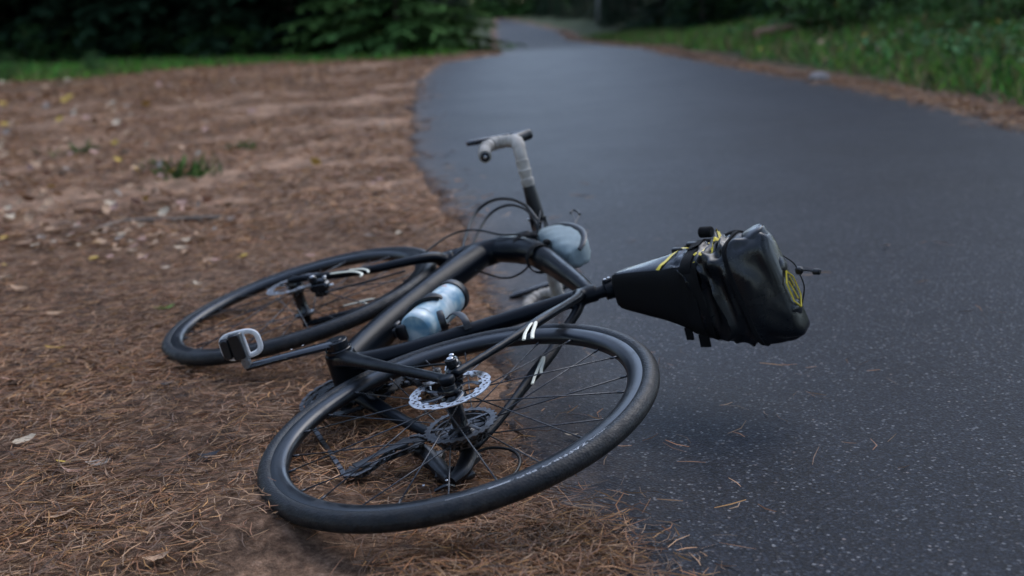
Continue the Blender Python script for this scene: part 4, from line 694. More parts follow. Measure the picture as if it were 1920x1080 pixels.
# brake rotor
def rotor_geo():
    mb = MB(); n = 144; t0 = 0.0009; y0 = 0.0465
    radii = [0.0545, 0.0585, 0.0625, 0.0665, 0.0700]
    def keep(i, j):
        ph = i % 12
        if j == 1 and (i // 3) % 4 in (1,) and ph in (3, 4): return False
        if j == 2 and ph in (1, 2, 7): return False
        if j == 1 and ph in (9, 10): return False
        return True
    vid = {}
    def V(i, j, s):
        key = (i % n, j, s)
        if key not in vid:
            a = 2 * math.pi * i / n; r = radii[j]
            if j == 4: r += 0.0011 * (1 if (i % 24) < 20 else -1.2)
            if j == 0: r += 0.0013 * math.cos(a * 18)
            vid[key] = len(vs); vs.append((r * math.cos(a), y0 + s * t0, r * math.sin(a)))
        return vid[key]
    vs = []; fs = []; K = {(i, j): keep(i, j) for i in range(n) for j in range(4)}
    for i in range(n):
        for j in range(4):
            if not K[(i, j)]: continue
            for s in (1, -1):
                q = [V(i, j, s), V(i, j + 1, s), V(i + 1, j + 1, s), V(i + 1, j, s)]; fs.append(tuple(q if s > 0 else q[::-1]))
            for (di, dj, e) in ((0, 1, ((i, j + 1), (i + 1, j + 1))), (0, -1, ((i, j), (i + 1, j))), (1, 0, ((i + 1, j), (i + 1, j + 1))), (-1, 0, ((i, j), (i, j + 1)))):
                nb = K.get(((i + di) % n, j + dj), False) if 0 <= j + dj < 4 else False
                if not nb: (a, b), (c, d) = e; fs.append((V(a, b, 1), V(c, d, 1), V(c, d, -1), V(a, b, -1)))
    mb.add(vs, fs)
    for k in range(10):
        a = k * 2 * math.pi / 10
        mb.box((0.0525 * math.cos(a), y0, 0.0525 * math.sin(a)), (0.006, 0.0018, 0.009), [[math.cos(a), 0, math.sin(a)], [0, 1, 0], [-math.sin(a), 0, math.cos(a)]])
    return mb
rot = local_build(rotor_geo(), 'brake_rotor', m_steel, wheel)
mb = MB()
for k in range(5):
    a = k * 2 * math.pi / 5 + 0.3; b = a + 0.55
    mb.tube([(0.015 * math.cos(a), 0.0475, 0.015 * math.sin(a)), (0.036 * math.cos(a + 0.15), 0.0475, 0.036 * math.sin(a + 0.15)), (0.053 * math.cos(b), 0.0468, 0.053 * math.sin(b))], [(0.0015, 0.007), (0.0014, 0.0045), (0.0014, 0.006)], 8, smooth=4)
mb.lathe([(0.010, 0.052), (0.0205, 0.052), (0.0215, 0.049), (0.0215, 0.045), (0.010, 0.045)], n=36)
spider = local_build(mb, 'rotor_spider', m_gloss, wheel)
# copy the wheel to the fork before the rear gets its sprockets and print
def copy_part(o, par):
    c = o.copy(); col.objects.link(c); c.parent = par; return c
fw = copy_part(wheel, bike); fw.location = FH
fw.rotation_euler = (0, 0, -0.0284)
for ch in list(wheel.children): copy_part(ch, fw)
# cassette
def sprocket(mb, R, y, t, teeth, c=(0, 0, 0), hole=0.6, depth=0.0035):
    n = teeth * 4; ro = []; 
    for i in range(n): ro.append(R + (depth if i % 4 in (1, 2) else 0.0))
    rings = []
    for s in (1, -1):
        for rr in (None, R * hole):
            rings.append([(c[0] + (ro[i] if rr is None else rr) * math.cos(2 * math.pi * i / n), c[1] + y + s * t / 2, c[2] + (ro[i] if rr is None else rr) * math.sin(2 * math.pi * i / n)) for i in range(n)])
    vs = sum(rings, []); fs = []
    for i in range(n):
        k = (i + 1) % n
        fs += [(i, n + i, n + k, k), (2 * n + i, 2 * n + k, 3 * n + k, 3 * n + i), (i, k, 2 * n + k, 2 * n + i), (n + i, 3 * n + i, 3 * n + k, n + k)]
    mb.add(vs, fs)
mb = MB()
for k in range(10):
    R = 0.0605 - (0.0 if k == 0 else 0.004 + 0.0040 * k); sprocket(mb, R, -0.0195 - 0.0036 * k, 0.0017, max(11, int(R * 2 * math.pi / 0.0127)), hole=0.86 if k < 3 else 0.5)
for k in range(5):
    a = k * 2 * math.pi / 5; mb.tube([(0.018 * math.cos(a), -0.020, 0.018 * math.sin(a)), (0.054 * math.cos(a + 0.3), -0.020, 0.054 * math.sin(a + 0.3))], [(0.001, 0.005), (0.001, 0.003)], 6)
mb.lathe([(0.0, -0.057), (0.017, -0.057), (0.018, -0.053), (0.018, -0.018), (0.0, -0.018)], n=24)
cas = local_build(mb, 'cassette', m_dsteel, wheel)
# printed lettering on the tyre sidewall
def tyre_text(txt, a0, a1, f0, f1, name):
    cu = bpy.data.curves.new('txt', 'FONT'); cu.body = txt; cu.resolution_u = 2
    to = bpy.data.objects.new('txt', cu); col.objects.link(to); bpy.context.view_layer.update()
    me = bpy.data.meshes.new_from_object(to.evaluated_get(bpy.context.evaluated_depsgraph_get())); bpy.data.objects.remove(to); bpy.data.curves.remove(cu)
    V = np.empty(len(me.vertices) * 3, np.float32); me.vertices.foreach_get('co', V); V = V.reshape(-1, 3)
    w = V[:, 0].max(); h = max(0.7, V[:, 1].max()); a = a0 + (a1 - a0) * V[:, 0] / w; f = f0 + (f1 - f0) * V[:, 1] / h
    R = RC + (RT + 0.0004) * np.cos(f); Yv = (RT + 0.0004) * np.sin(f)
    O = np.stack([R * np.cos(a), Yv, R * np.sin(a)], 1).astype(np.float32); me.vertices.foreach_set('co', O.reshape(-1)); me.update(); me.name = name
    return link(name, me, m_letter, wheel)
def tyre_line(a0, a1, f, w, name='tyre_lettering'):
    mb = MB(); aa = np.linspace(a0, a1, 24); V = []
    for a in aa:
        for ff in (f - w, f + w): V.append(((RC + (RT + 0.0004) * math.cos(ff)) * math.cos(a), (RT + 0.0004) * math.sin(ff), (RC + (RT + 0.0004) * math.cos(ff)) * math.sin(a)))
    mb.add(V, [(2 * i, 2 * i + 1, 2 * i + 3, 2 * i + 2) for i in range(23)]); return local_build(mb, name, m_letter, wheel)
tyre_text('ZAFFIRO', 2.8830, 3.1375, 1.98, 1.52, 'tyre_lettering')
tyre_text('PRO', -3.1199, -3.0210, 1.98, 1.52, 'tyre_lettering')
tyre_text('vittoria', 2.7453, 2.8669, 2.0, 1.62, 'tyre_lettering')
tyre_line(-3.0099, -2.6935, 1.85, 0.035); tyre_line(-2.9914, -2.8885, 1.66, 0.05)

# --- drivetrain
cb, sb_ = math.cos(-1.4327), math.sin(-1.4327)
def crank(s):
    d = np.array([cb * s, 0, sb_ * s]); y0 = 0.060 * s; y1 = 0.073 * s
    mb = MB(); mb.cyl((0, 0.043 * s, 0), (0, 0.050 * s, 0), 0.026, 28); mb.cyl((0, 0.0502 * s, 0), (0, 0.0665 * s, 0), 0.0225, 28)
    mb.cyl((0, 0.0663 * s, 0), (0, 0.0685 * s, 0), 0.012, 20)
    P = [d * t + np.array([0, y0 + (y1 - y0) * min(1, max(0, (t - 0.005)) / 0.15), 0]) for t in (0.0, 0.03, 0.08, 0.13, 0.16, 0.178)]
    mb.tube(P, [(0.0075, 0.020), (0.0075, 0.0165), (0.007, 0.013), (0.0068, 0.0115), (0.0068, 0.0115), (0.006, 0.007)], 14, smooth=4)
    return mb.build('crank_arm', m_gloss, bike), d * 0.1725 + np.array([0, y1, 0])
armL, pedL = crank(1); armR, pedR = crank(-1)
mb = MB()
for t in (0.060, 0.083): mb.lathe([(0.0, 0), (0.0017, 0), (0.0017, 0.0006), (0, 0.0009)], (cb * t + 0.012, 0.0745, sb_ * t), (0, 1, 0), 10)
mb.build('crank_dots', m_white, armL)
def pedal(c, s, lab):
    c = np.array(c); e = np.array([-0.42, 0, 0.907]); f = np.array([0.86, 0.0, 0.40]) * 1.0; f = f - (f @ e) * e; f /= np.linalg.norm(f); y = np.array([0, float(s), 0])
    A = [e, y, f]
    mb = MB(); mb.cyl(c + y * 0.0, c + y * 0.018, 0.0085, 18); mb.box(c + y * 0.012, (0.016, 0.010, 0.015), A, 0.001); mb.cyl(c + y * 0.0182, c + y * 0.072, 0.0095, 18)
    body = mb.build('pedal', m_greyalloy, bike)
    mb = MB(); q = c + y * 0.046
    mb.box(q + e * -0.006, (0.024, 0.052, 0.020), A, 0.003); mb.box(q + e * -0.028, (0.018, 0.042, 0.016), A, 0.004)
    mb.build('pedal_block', m_black, body)
    mb = MB(); loop = []
    for a in np.linspace(0, 2 * np.pi, 28, endpoint=False):
        u = np.sign(math.cos(a)) * abs(math.cos(a)) ** 0.6; v = np.sign(math.sin(a)) * abs(math.sin(a)) ** 0.6
        loop.append(q + e * 0.036 * u + y * (0.0245 * v) + f * 0.004)
    loop.append(loop[0]); mb.tube(loop, [(0.0042, 0.0055)] * len(loop), 8, up=f, caps=False)
    mb.tube([q + e * 0.010 - y * 0.025 + f * 0.003, q + e * 0.010 + y * 0.025 + f * 0.003], [(0.004, 0.003)] * 2, 8, up=f)
    mb.tube([q - e * 0.019 - y * 0.025 + f * 0.003, q - e * 0.019 + y * 0.025 + f * 0.003], [(0.004, 0.003)] * 2, 8, up=f)
    mb.build('pedal_cage', m_white, body); return body
pedal(pedL, 1, ''); pedal(pedR + np.array([0, 0.012, 0]), -1, '')
mb = MB(); sprocket(mb, 0.102, -0.0475, 0.003, 50, hole=0.84, depth=0.0042); sprocket(mb, 0.071, -0.0405, 0.003, 34, hole=0.78)
for k in range(4):
    a = k * math.pi / 2 + 0.5; mb.tube([(0.018 * math.cos(a), -0.050, 0.018 * math.sin(a)), (0.088 * math.cos(a), -0.0485, 0.088 * math.sin(a))], [(0.0035, 0.016), (0.0025, 0.010)], 10)
mb.build('chainring', m_gloss, bike)
# chain: plates of alternating width along the lower run, the pulleys and the top run
PL = np.array((-0.3499, -0.0470, -0.1040)); PU = np.array((-0.3492, -0.0440, -0.0032)); CS = RH + np.array([0.0, -0.040, 0.0])
def arc(c, R, a0, a1, y0, y1, n):
    return [np.array([c[0] + R * math.cos(a), y, c[2] + R * math.sin(a)]) for a, y in zip(np.linspace(a0, a1, n), np.linspace(y0, y1, n))]
chain_path = arc((0, 0, 0), 0.104, 1.45, -1.45, -0.0475, -0.0475, 24) + arc(PL, 0.026, -1.2, -3.6, -0.047, -0.047, 8) + arc(PU, 0.026, -0.6, 0.9, -0.045, -0.045, 6) + arc(CS, 0.040, -1.2, -4.5, -0.040, -0.040, 14)
chain_path.append(chain_path[0]); CP = np.array(chain_path)
seg = np.concatenate([[0], np.cumsum(np.linalg.norm(np.diff(CP, axis=0), axis=1))]); nl = int(seg[-1] / 0.0127); S = np.linspace(0, seg[-1], nl + 1)
LP = np.stack([np.interp(S, seg, CP[:, k]) for k in range(3)], 1); mb = MB()
for i in range(nl):
    a, b = LP[i], LP[i + 1]; w = 0.0036 if i % 2 else 0.0024
    for s in (1, -1):
        o_ = np.array([0, s * w, 0]); t = (b - a) / np.linalg.norm(b - a); nrm = np.cross(t, [0, 1, 0]); nrm /= np.linalg.norm(nrm)
        mb.box((a + b) / 2 + o_, (0.0175, 0.0011, 0.0078), [t, np.cross(nrm, t), nrm], 0.0)
    mb.cyl(a - [0, 0.0042, 0], a + [0, 0.0042, 0], 0.0028, 8, 0.0004)
ch = mb.build('chain', m_dsteel, bike, smooth=False)
# rear derailleur
mb = MB()
for yy in (0.0085, -0.0085):
    o_ = np.array([0, yy, 0]); mb.tube([PL + o_ + (PL - PU) * 0.05, (PL * 2 + PU) / 3 + o_ + [0.004, 0, 0.004], PU + o_], [(0.0012, 0.011), (0.0012, 0.007), (0.0012, 0.014)], 10, smooth=4)
mb.tube([PU + [0, -0.010, 0], (-0.3575, -0.0680, 0.0146), (-0.4163, -0.0780, 0.0141), (-0.4724, -0.0780, 0.0105)], [(0.011, 0.013), (0.013, 0.019), (0.013, 0.018), (0.009, 0.012)], 12, smooth=4)
mb.box((-0.3855, -0.0720, 0.0174), (0.040, 0.016, 0.030), [[0.8, 0, 0.6], [0, 1, 0], [-0.6, 0, 0.8]], 0.004); mb.box((-0.4405, -0.0800, 0.0154), (0.030, 0.020, 0.036), [[0.6, 0, 0.8], [0, 1, 0], [-0.8, 0, 0.6]], 0.005)
mb.tube([(-0.4724, -0.0780, 0.0105), (-0.4594, -0.0740, 0.0389), (-0.4227, -0.0700, 0.0681), RH + np.array([-0.01, -0.071, -0.012])], [(0.008, 0.011), (0.011, 0.016), (0.011, 0.015), (0.007, 0.012)], 12, smooth=4)
mb.box((-0.4302, -0.0780, 0.0645), (0.034, 0.014, 0.030), [[0.5, 0, 0.87], [0, 1, 0], [-0.87, 0, 0.5]], 0.004)
mb.box((-0.4572, -0.0860, 0.0412), (0.030, 0.012, 0.026), None, 0.003)
der = mb.build('rear_derailleur', m_black, bike)
for c in (PL, PU):
    mb = MB(); sprocket(mb, 0.0215, 0, 0.002, 11, c, 0.35, 0.004); mb.build('pulley', m_black, der)
for c in ((-0.4608, -0.0720, -0.0326), (-0.4900, -0.0660, -0.0011), (-0.4917, -0.0780, -0.0141)):
    mb = MB(); mb.cyl(np.array(c), np.array(c) + [0, 0.003, 0], 0.0028, 10); mb.build('bolt', m_steel, der)
mb = MB(); mb.tube([(-0.4874, -0.0800, 0.0055), (-0.4960, -0.0700, -0.0067), (-0.4884, -0.0740, -0.0230)], [(0.004, 0.006), (0.004, 0.005), (0.004, 0.006)], 8, smooth=4); mb.build('cable_guide', m_gloss, der)
def hose(pts, r=0.0026, name='brake_hose'):
    mb = MB(); mb.tube(pts, [r] * len(pts), 8, smooth=8); return mb.build(name, m_hose, bike)
hose([(-0.4353, -0.0750, 0.0531), (-0.4143, -0.0780, 0.0951), (-0.4344, -0.0800, 0.1212), (-0.4667, -0.0820, 0.1319), (-0.4998, -0.0850, 0.1240), (-0.5273, -0.0860, 0.1003), (-0.5386, -0.0850, 0.0755), (-0.5321, -0.0840, 0.0496)], 0.0026, 'gear_cable')
# calipers
def caliper(c, d, name, m):
    c = np.array(c); d = np.array(d, float); d /= np.linalg.norm(d); y = np.array([0, 1.0, 0]); n_ = np.cross(d, y); A = [d, y, n_]
    mb = MB(); mb.box(c, (0.046, 0.020, 0.026), A, 0.005); mb.box(c + y * 0.013 + d * 0.006, (0.026, 0.012, 0.022), A, 0.004)
    mb.cyl(c + y * 0.012 - d * 0.012, c + y * 0.026 - d * 0.012, 0.010, 18); mb.box(c - y * 0.016, (0.030, 0.014, 0.020), A, 0.003)
    o = mb.build(name, m, bike)
    mb = MB(); mb.cyl(c + y * 0.026 - d * 0.012, c + y * 0.0285 - d * 0.012, 0.006, 12); mb.cyl(c + y * 0.0185 + d * 0.018, c + y * 0.023 + d * 0.018, 0.0045, 10); mb.cyl(c + d * 0.024 - y * 0.002, c + d * 0.034 - y * 0.002, 0.0035, 10)
    mb.box(c + y * 0.004 - n_ * 0.0135, (0.020, 0.008, 0.003), A, 0.0008)
    mb.build('bolt', m_steel, o); return o
caliper((-0.3700, 0.0580, 0.1010), (0.75, 0, 0.35), 'brake_caliper', m_gloss)
caliper((0.4545, 0.0550, 0.0992), (-0.6, 0, 0.8), 'brake_caliper', m_gloss)
hose([(0.4055, 0.0500, 0.0987), (0.4004, 0.0450, 0.1592), (0.3883, 0.0420, 0.2079), (0.3696, 0.0400, 0.2820)], 0.0022)
hose([(-0.3453, 0.0620, 0.1024), (-0.3156, 0.0600, 0.0862), (-0.2818, 0.0550, 0.0669), (-0.2320, 0.0520, 0.0377)], 0.0022)

# --- cockpit
mb = MB(); mb.tube([(0.362, 0, 0.60), (0.355, 0, 0.632)], [0.021, 0.0195], 20); mb.cyl((0.3535, 0, 0.634), (0.351, 0, 0.642), 0.016, 18)
mb.tube([(0.356, 0, 0.628), (0.40, -0.001, 0.652), (0.446, -0.002, 0.671)], [(0.0175, 0.018), (0.0155, 0.0155), (0.019, 0.019)], 16, smooth=3)
mb.cyl(np.array((0.4631, -0.0269, 0.6772)), np.array((0.4644, 0.0210, 0.6776)), 0.0215, 24)
stem = mb.build('stem', m_frame, bike)
for l in (-0.017, 0.017):
    for u in (0.0, 0.03):
        mb = MB(); mb.cyl(np.array((0.4637, -0.0030, 0.6774)) + np.array([0.022, l, 0.015 - u]), np.array((0.4637, -0.0030, 0.6774)) + np.array([0.027, l, 0.016 - u]), 0.0032, 10); mb.build('bolt', m_steel, stem)
HALF = [(.104, 0.0, .617), (.104, .05, .617), (.105, .10, .617), (.109, .155, .6175), (.120, .190, .619), (.146, .2065, .622), (.180, .208, .621), (.206, .209, .610), (.218, .211, .588), (.210, .213, .562), (.182, .2125, .544), (.140, .2095, .535), (.098, .2065, .531)]
def steer_pt(f, l, u): return np.array([[0.95391, 0.0271, -0.29886], [-0.0284, 0.9996, 0.0], [0.29874, 0.00849, 0.9543]]) @ np.array([f, l, u]) + np.array([0.54891, 0.0, 0.05749])
mb = MB()
for s in (1, -1): mb.tube([steer_pt(f, l * s, u) for f, l, u in HALF], [0.0185, 0.0182, 0.0155] + [0.0118] * 10, 16, smooth=5)
bar = mb.build('handlebar', m_black, bike)
for s in (1, -1):
    P = crspline(np.array([steer_pt(f, l * s, u) for f, l, u in HALF[2:]]), 22); seg = np.concatenate([[0], np.cumsum(np.linalg.norm(np.diff(P, axis=0), axis=1))])
    P = P[(seg > 0.004)]; seg = seg[seg > 0.004]
    R = 0.0145 + 0.0026 * ((seg / 0.024) % 1.0) + 0.0009 * np.sin(seg * 160) * np.sin(seg * 47)
    mb = MB(); mb.tube(P, R, 16, caps=True); mb.build('bar_tape', m_tape, bike)
    e = P[-1]; d = (P[-1] - P[-4]); d /= np.linalg.norm(d)
    mb = MB(); mb.cyl(e - d * 0.001, e + d * 0.005, 0.0118, 20, 0.002); pl = mb.build('bar_plug', m_gloss, bike)
    mb = MB(); mb.cyl(e + d * 0.0051, e + d * 0.0068, 0.0042, 12); mb.build('plug_bolt', m_steel, pl)
    # hood and lever
    mb = MB(); mb.tube([steer_pt(.200, .2095 * s, .612), steer_pt(.222, .2085 * s, .628), steer_pt(.238, .207 * s, .650), steer_pt(.2455, .2065 * s, .668), steer_pt(.247, .2065 * s, .674)], [(0.0145, 0.0165), (0.0145, 0.0165), (0.0140, 0.0150), (0.0135, 0.0125), (0.008, 0.007)], 16, smooth=4)
    hood = mb.build('brake_hood', m_black, bike)
    q = 1.0 if s > 0 else 0.0     # the lever on the road side is pushed inwards
    mb = MB(); mb.tube([steer_pt(.250, .2085 * s, .660), steer_pt(.2555, (.204 + .007 * q) * s, .635), steer_pt(.250, (.199 + .0175 * q) * s, .595), steer_pt(.240, (.197 + .0255 * q) * s, .555), steer_pt(.232, (.196 + .0315 * q) * s, .520), steer_pt(.228, (.196 + .033 * q) * s, .504)], [(0.011, 0.0105), (0.0105, 0.0100), (0.0085, 0.0095), (0.0078, 0.0085), (0.0072, 0.0078), (0.0058, 0.006)], 12, smooth=4)
    mb.build('brake_lever', m_gloss, hood)
# hoses looping from the bar to the frame and the fork
hose([(0.2691, 0.0600, 0.5965), (0.3037, 0.0750, 0.6011), (0.3684, 0.0850, 0.6145), (0.4653, 0.0850, 0.6247), (0.5608, 0.0750, 0.6211), (0.6060, 0.0600, 0.5985), (0.5882, 0.0450, 0.5565), (0.5115, 0.0300, 0.5000), (0.4333, 0.0180, 0.4506)], 0.0040)
hose([(0.2988, 0.0450, 0.6045), (0.4012, 0.0600, 0.6311), (0.4788, 0.0650, 0.6330), (0.5292, 0.0600, 0.6173), (0.5391, 0.0500, 0.5851), (0.4994, 0.0360, 0.5355), (0.4407, 0.0240, 0.4878), (0.3789, 0.0160, 0.4465)], 0.0036)
hose([(0.2750, 0.0850, 0.6096), (0.2502, 0.0700, 0.5869), (0.2363, 0.0500, 0.5713)], 0.0026)
hose([(0.3006, 0.0200, 0.5911), (0.3399, 0.0300, 0.5698), (0.3629, 0.0400, 0.5329), (0.4302, 0.0500, 0.5085), (0.4632, 0.0550, 0.4776), (0.4652, 0.0550, 0.4346), (0.4467, 0.0500, 0.3880), (0.4332, 0.0460, 0.3600)], 0.0026)
hose([(0.2671, 0.0100, 0.4134), (0.3025, -0.0200, 0.4513), (0.3005, -0.0400, 0.4800), (0.3055, -0.0500, 0.5110), (0.3014, -0.0450, 0.5393), (0.2637, -0.0200, 0.5479)], 0.0024)

# --- seatpost and saddle
mb = MB(); mb.tube([(-0.130, 0, 0.470), (-0.150, 0, 0.530), (-0.172, 0, 0.600), (-0.185, 0, 0.650)], [(0.0125, 0.0145)] * 4, 18, smooth=3)
post = mb.build('seatpost', m_frame, bike)
mb = MB(); mb.tube([(-0.1490, 0, 0.517), (-0.1545, 0, 0.5345)], [(0.0185, 0.0200)] * 2, 20); mb.box((-0.151, 0.019, 0.526), (0.012, 0.010, 0.018), None, 0.002)
cl = mb.build('seat_clamp', m_frame, bike)
for z in (0.522, 0.531):
    mb = MB(); mb.cyl((-0.150, 0.0242, z), (-0.150, 0.0252, z), 0.0028, 10); mb.build('bolt', m_steel, cl)
mb = MB(); SN = []
for t in np.linspace(0, 1, 13):
    x = -0.135 - 0.245 * t; w = 0.017 + 0.051 * sstep(0.3, 0.95, np.array(t)); zt = 0.715 + 0.012 * t - 0.03 * (1 - t) ** 4; y0 = -0.014
    SN.append([(x, y0 + w * math.cos(a), zt + (0.010 if math.sin(a) > 0 else 0.022) * math.sin(a)) for a in np.linspace(0, 2 * np.pi, 16, endpoint=False)])
mb.add(sum(SN, []), [(i * 16 + j, i * 16 + (j + 1) % 16, (i + 1) * 16 + (j + 1) % 16, (i + 1) * 16 + j) for i in range(12) for j in range(16)] + [tuple(range(16))[::-1], tuple(192 + j for j in range(16))])
sad = mb.build('saddle', m_black, bike)
mb = MB()
for s in (1, -1): mb.tube([(-0.15, 0.008 * s - 0.012, 0.70), (-0.19, 0.022 * s - 0.008, 0.672), (-0.26, 0.022 * s - 0.008, 0.672), (-0.33, 0.03 * s - 0.012, 0.70)], [0.0035] * 4, 8, smooth=5)
mb.build('saddle_rail', m_dsteel, sad)

# --- bottle cages
def frame_axis(a, b): d = np.array(b, float) - np.array(a, float); d /= np.linalg.norm(d); return d
BA, BB_ = np.array([0.060, 0.002, 0.176]), np.array([0.1905, 0.002, 0.3265]); bd = frame_axis(BA, BB_); bn = np.array([bd[2], 0, -bd[0]])   # bn points at the down tube
mb = MB(); yv = np.array([0, 1.0, 0])
def cage_arc(c, r, a0, a1, w, n=18): return [c + r * (bn * math.cos(a) + yv * math.sin(a)) for a in np.linspace(a0, a1, n)]
mb.box(BA + bd * 0.055 + bn * 0.046, (0.13, 0.020, 0.008), [bd, yv, bn], 0.002)
for s in (1, -1):
    P = [BA + bd * 0.02 + bn * 0.042 + yv * 0.008 * s] + [BA + bd * (0.03 + 0.055 * t) + 0.0395 * (bn * math.cos(a) + yv * math.sin(a)) for t, a in zip(np.linspace(0, 1, 14), np.linspace(0.3 * s, 2.2 * s, 14))]
    mb.tube(P, [(0.0022, 0.009)] * 6 + [(0.0022, 0.008)] * 9, 10, up=bn)
    P = [BA + bd * (0.105 - 0.01 * t) + 0.0392 * (bn * math.cos(a) + yv * math.sin(a)) for t, a in zip(np.linspace(0, 1, 14), np.linspace(0.0, 2.3 * s, 14))]
    mb.tube(P, [(0.002, 0.010)] * 9 + [(0.002, 0.007)] * 4 + [(0.002, 0.003)], 10, up=bn)
mb.box(BA - bd * 0.004 + bn * 0.030, (0.010, 0.034, 0.022), [bd, yv, bn], 0.003); mb.box(BA + bd * 0.004 + bn * 0.040 + yv * 0.016, (0.022, 0.010, 0.010), [bd, yv, bn], 0.003)
mb.build('bottle_cage', m_black, bike)
sd = frame_axis((0, 0, 0), (-0.137, 0, 0.505)); sn = np.array([sd[2], 0, -sd[0]])
SC = np.array([-0.062, 0, 0.24]) + sn * 0.058; mb = MB()
mb.box(SC + sd * 0.01 - sn * 0.034, (0.11, 0.018, 0.008), [sd, yv, sn], 0.002)
mb.tube([(-0.0246, 0.0300, 0.2225), (-0.0236, 0.0340, 0.2325), (-0.0356, 0.0370, 0.2404), (-0.0612, 0.0360, 0.2422), (-0.0819, 0.0300, 0.2397), (-0.0889, 0.0160, 0.2384)], [(0.0018, 0.0075)] * 6, 10, up=(0, 0, 1), smooth=4)
ring = [SC - sd * 0.036 + np.array([0, 0.018, 0]) + 0.0215 * (sn * math.cos(a) + yv * math.sin(a)) for a in np.linspace(0, 2 * math.pi, 30)]
mb.tube(ring, [(0.0022, 0.007)] * 30, 10, up=sn, caps=False)
cage2 = mb.build('bottle_cage', m_black, bike)
mb = MB(); c = SC - sd * 0.041 + yv * 0.018; mb.lathe([(0.0, 0), (0.0205, 0), (0.0205, 0.002), (0.0, 0.002)], c, sd, 26); mb.build('cage_floor', m_greyalloy, cage2)
mb = MB(); mb.lathe([(0.0, -0.0003), (0.006, -0.0003), (0.006, 0.0026), (0.0, 0.0026)], c, sd, 16); mb.build('red_badge', mat('red_print', (0.25, 0.03, 0.025, 1), 0.5), cage2)

# ------------------------------------------------------------------ water bottle in the down tube cage
bot = thing('water_bottle', 'translucent pale blue water bottle with black cap held in the bicycle frame', 'bottle', M, tuple(BA))
m_bottle, N, L, B = nodes_of('blue_bottle_plastic')
tc = N.new('ShaderNodeTexCoord').outputs['Object']
n1 = noise(N, L, 26, 2, 0.5, tc)
cA = ramp(N, L, n1, [(0.38, (0.12, 0.25, 0.34)), (0.5, (0.29, 0.40, 0.44)), (0.60, (0.48, 0.54, 0.54))])
L.new(cA, B.inputs['Base Color']); B.inputs['Roughness'].default_value = 0.35; B.inputs['Subsurface Weight'].default_value = 0.15; B.inputs['Subsurface Radius'].default_value = (0.01, 0.012, 0.015)
mb = MB(); LB = float(np.linalg.norm(BB_ - BA))
mb.lathe([(0.0, 0.001), (0.032, 0.001), (0.0360, 0.006), (0.0365, 0.014), (0.0365, 0.086), (0.0345, 0.093), (0.0345, 0.101), (0.0365, 0.108), (0.0365, 0.150), (0.0358, 0.160), (0.0340, 0.168), (0.0338, LB - 0.025)], BA, bd, 48)
mb.build('body', m_bottle, bot)
mb = MB(); c0 = BA + bd * (LB - 0.027)
mb.lathe([(0.0338, 0.0), (0.0372, 0.001), (0.0375, 0.004), (0.0375, 0.016), (0.0355, 0.0195), (0.020, 0.024), (0.012, 0.027), (0.0115, 0.040), (0.0075, 0.045), (0.0, 0.046)], c0, bd, 48)
cap = mb.build('cap', m_black, bot)
m_navy = mat('navy_print', (0.035, 0.045, 0.065, 1), 0.4, var=0.2)
def bottle_patch(a0, a1, s0, s1, name, m, k=14):
    mb = MB(); V = []
    for i in range(k):
        t = i / (k - 1); a = a0 + (a1 - a0) * t; w = math.sin(math.pi * t) ** 0.7
        for s in (s0, s0 + (s1 - s0) * max(0.02, w)): V.append(BA + bd * s + 0.0369 * (bn * math.cos(a) + yv * math.sin(a)))
    mb.add(V, [(2 * i, 2 * i + 1, 2 * i + 3, 2 * i + 2) for i in range(k - 1)]); return mb.build(name, m, bot)
bottle_patch(1.2, 2.0, 0.082, 0.064, 'print', m_navy); bottle_patch(0.5, 0.95, 0.060, 0.045, 'print', m_navy)
bottle_patch(1.55, 2.5, 0.031, 0.036, 'print', mat('grey_blue_print', (0.10, 0.17, 0.20, 1), 0.4)); 
bottle_patch(1.5, 1.9, 0.150, 0.157, 'print', mat('faded_red_print', (0.50, 0.33, 0.30, 1), 0.5))

# ------------------------------------------------------------------ pouch on the top tube
pou = thing('top_tube_pouch', 'grey blue fabric pouch with black zip strapped on the top tube behind the stem', 'bag', M, (0.23, 0, 0.575))
m_cloth = mat('grey_blue_fabric', (0.20, 0.245, 0.25, 1), 0.85, var=0.12, scale=40, bmp=0.35, bscale=700)
m_cloth2 = mat('grey_green_fabric', (0.11, 0.155, 0.165, 1), 0.85, var=0.12, scale=40, bmp=0.35, bscale=700)
td = np.array([0.98, 0, 0.14]); td /= np.linalg.norm(td); tn = np.array([-td[2], 0, td[0]])
PO = np.array([0.115, 0, 0.560])
def pouch_ring(s, n0, n1, w, k=28, crease=0.0):
    out = []
    for a in np.linspace(0, 2 * np.pi, k, endpoint=False):
        cy = np.sign(math.cos(a)) * abs(math.cos(a)) ** 0.6 * w; cz = np.sign(math.sin(a)) * abs(math.sin(a)) ** 0.7
        p = PO + td * s + tn * ((n0 + n1) / 2 + (n1 - n0) / 2 * cz) + yv * cy
        out.append(p + yv * crease * math.sin(s * 130 + cz * 5) * np.sign(cy) + tn * crease * 0.7 * math.sin(s * 90 + cy * 300))
    return out
secs = [(0.0, 0.024, 0.030, 0.012), (0.006, 0.016, 0.056, 0.023), (0.03, 0.010, 0.076, 0.031), (0.07, 0.006, 0.090, 0.036), (0.12, 0.006, 0.093, 0.037), (0.165, 0.008, 0.087, 0.036), (0.205, 0.012, 0.074, 0.031), (0.230, 0.020, 0.058, 0.022), (0.237, 0.030, 0.046, 0.010)]
SS = crspline(np.array(secs), 5); mb = MB(); K = 28
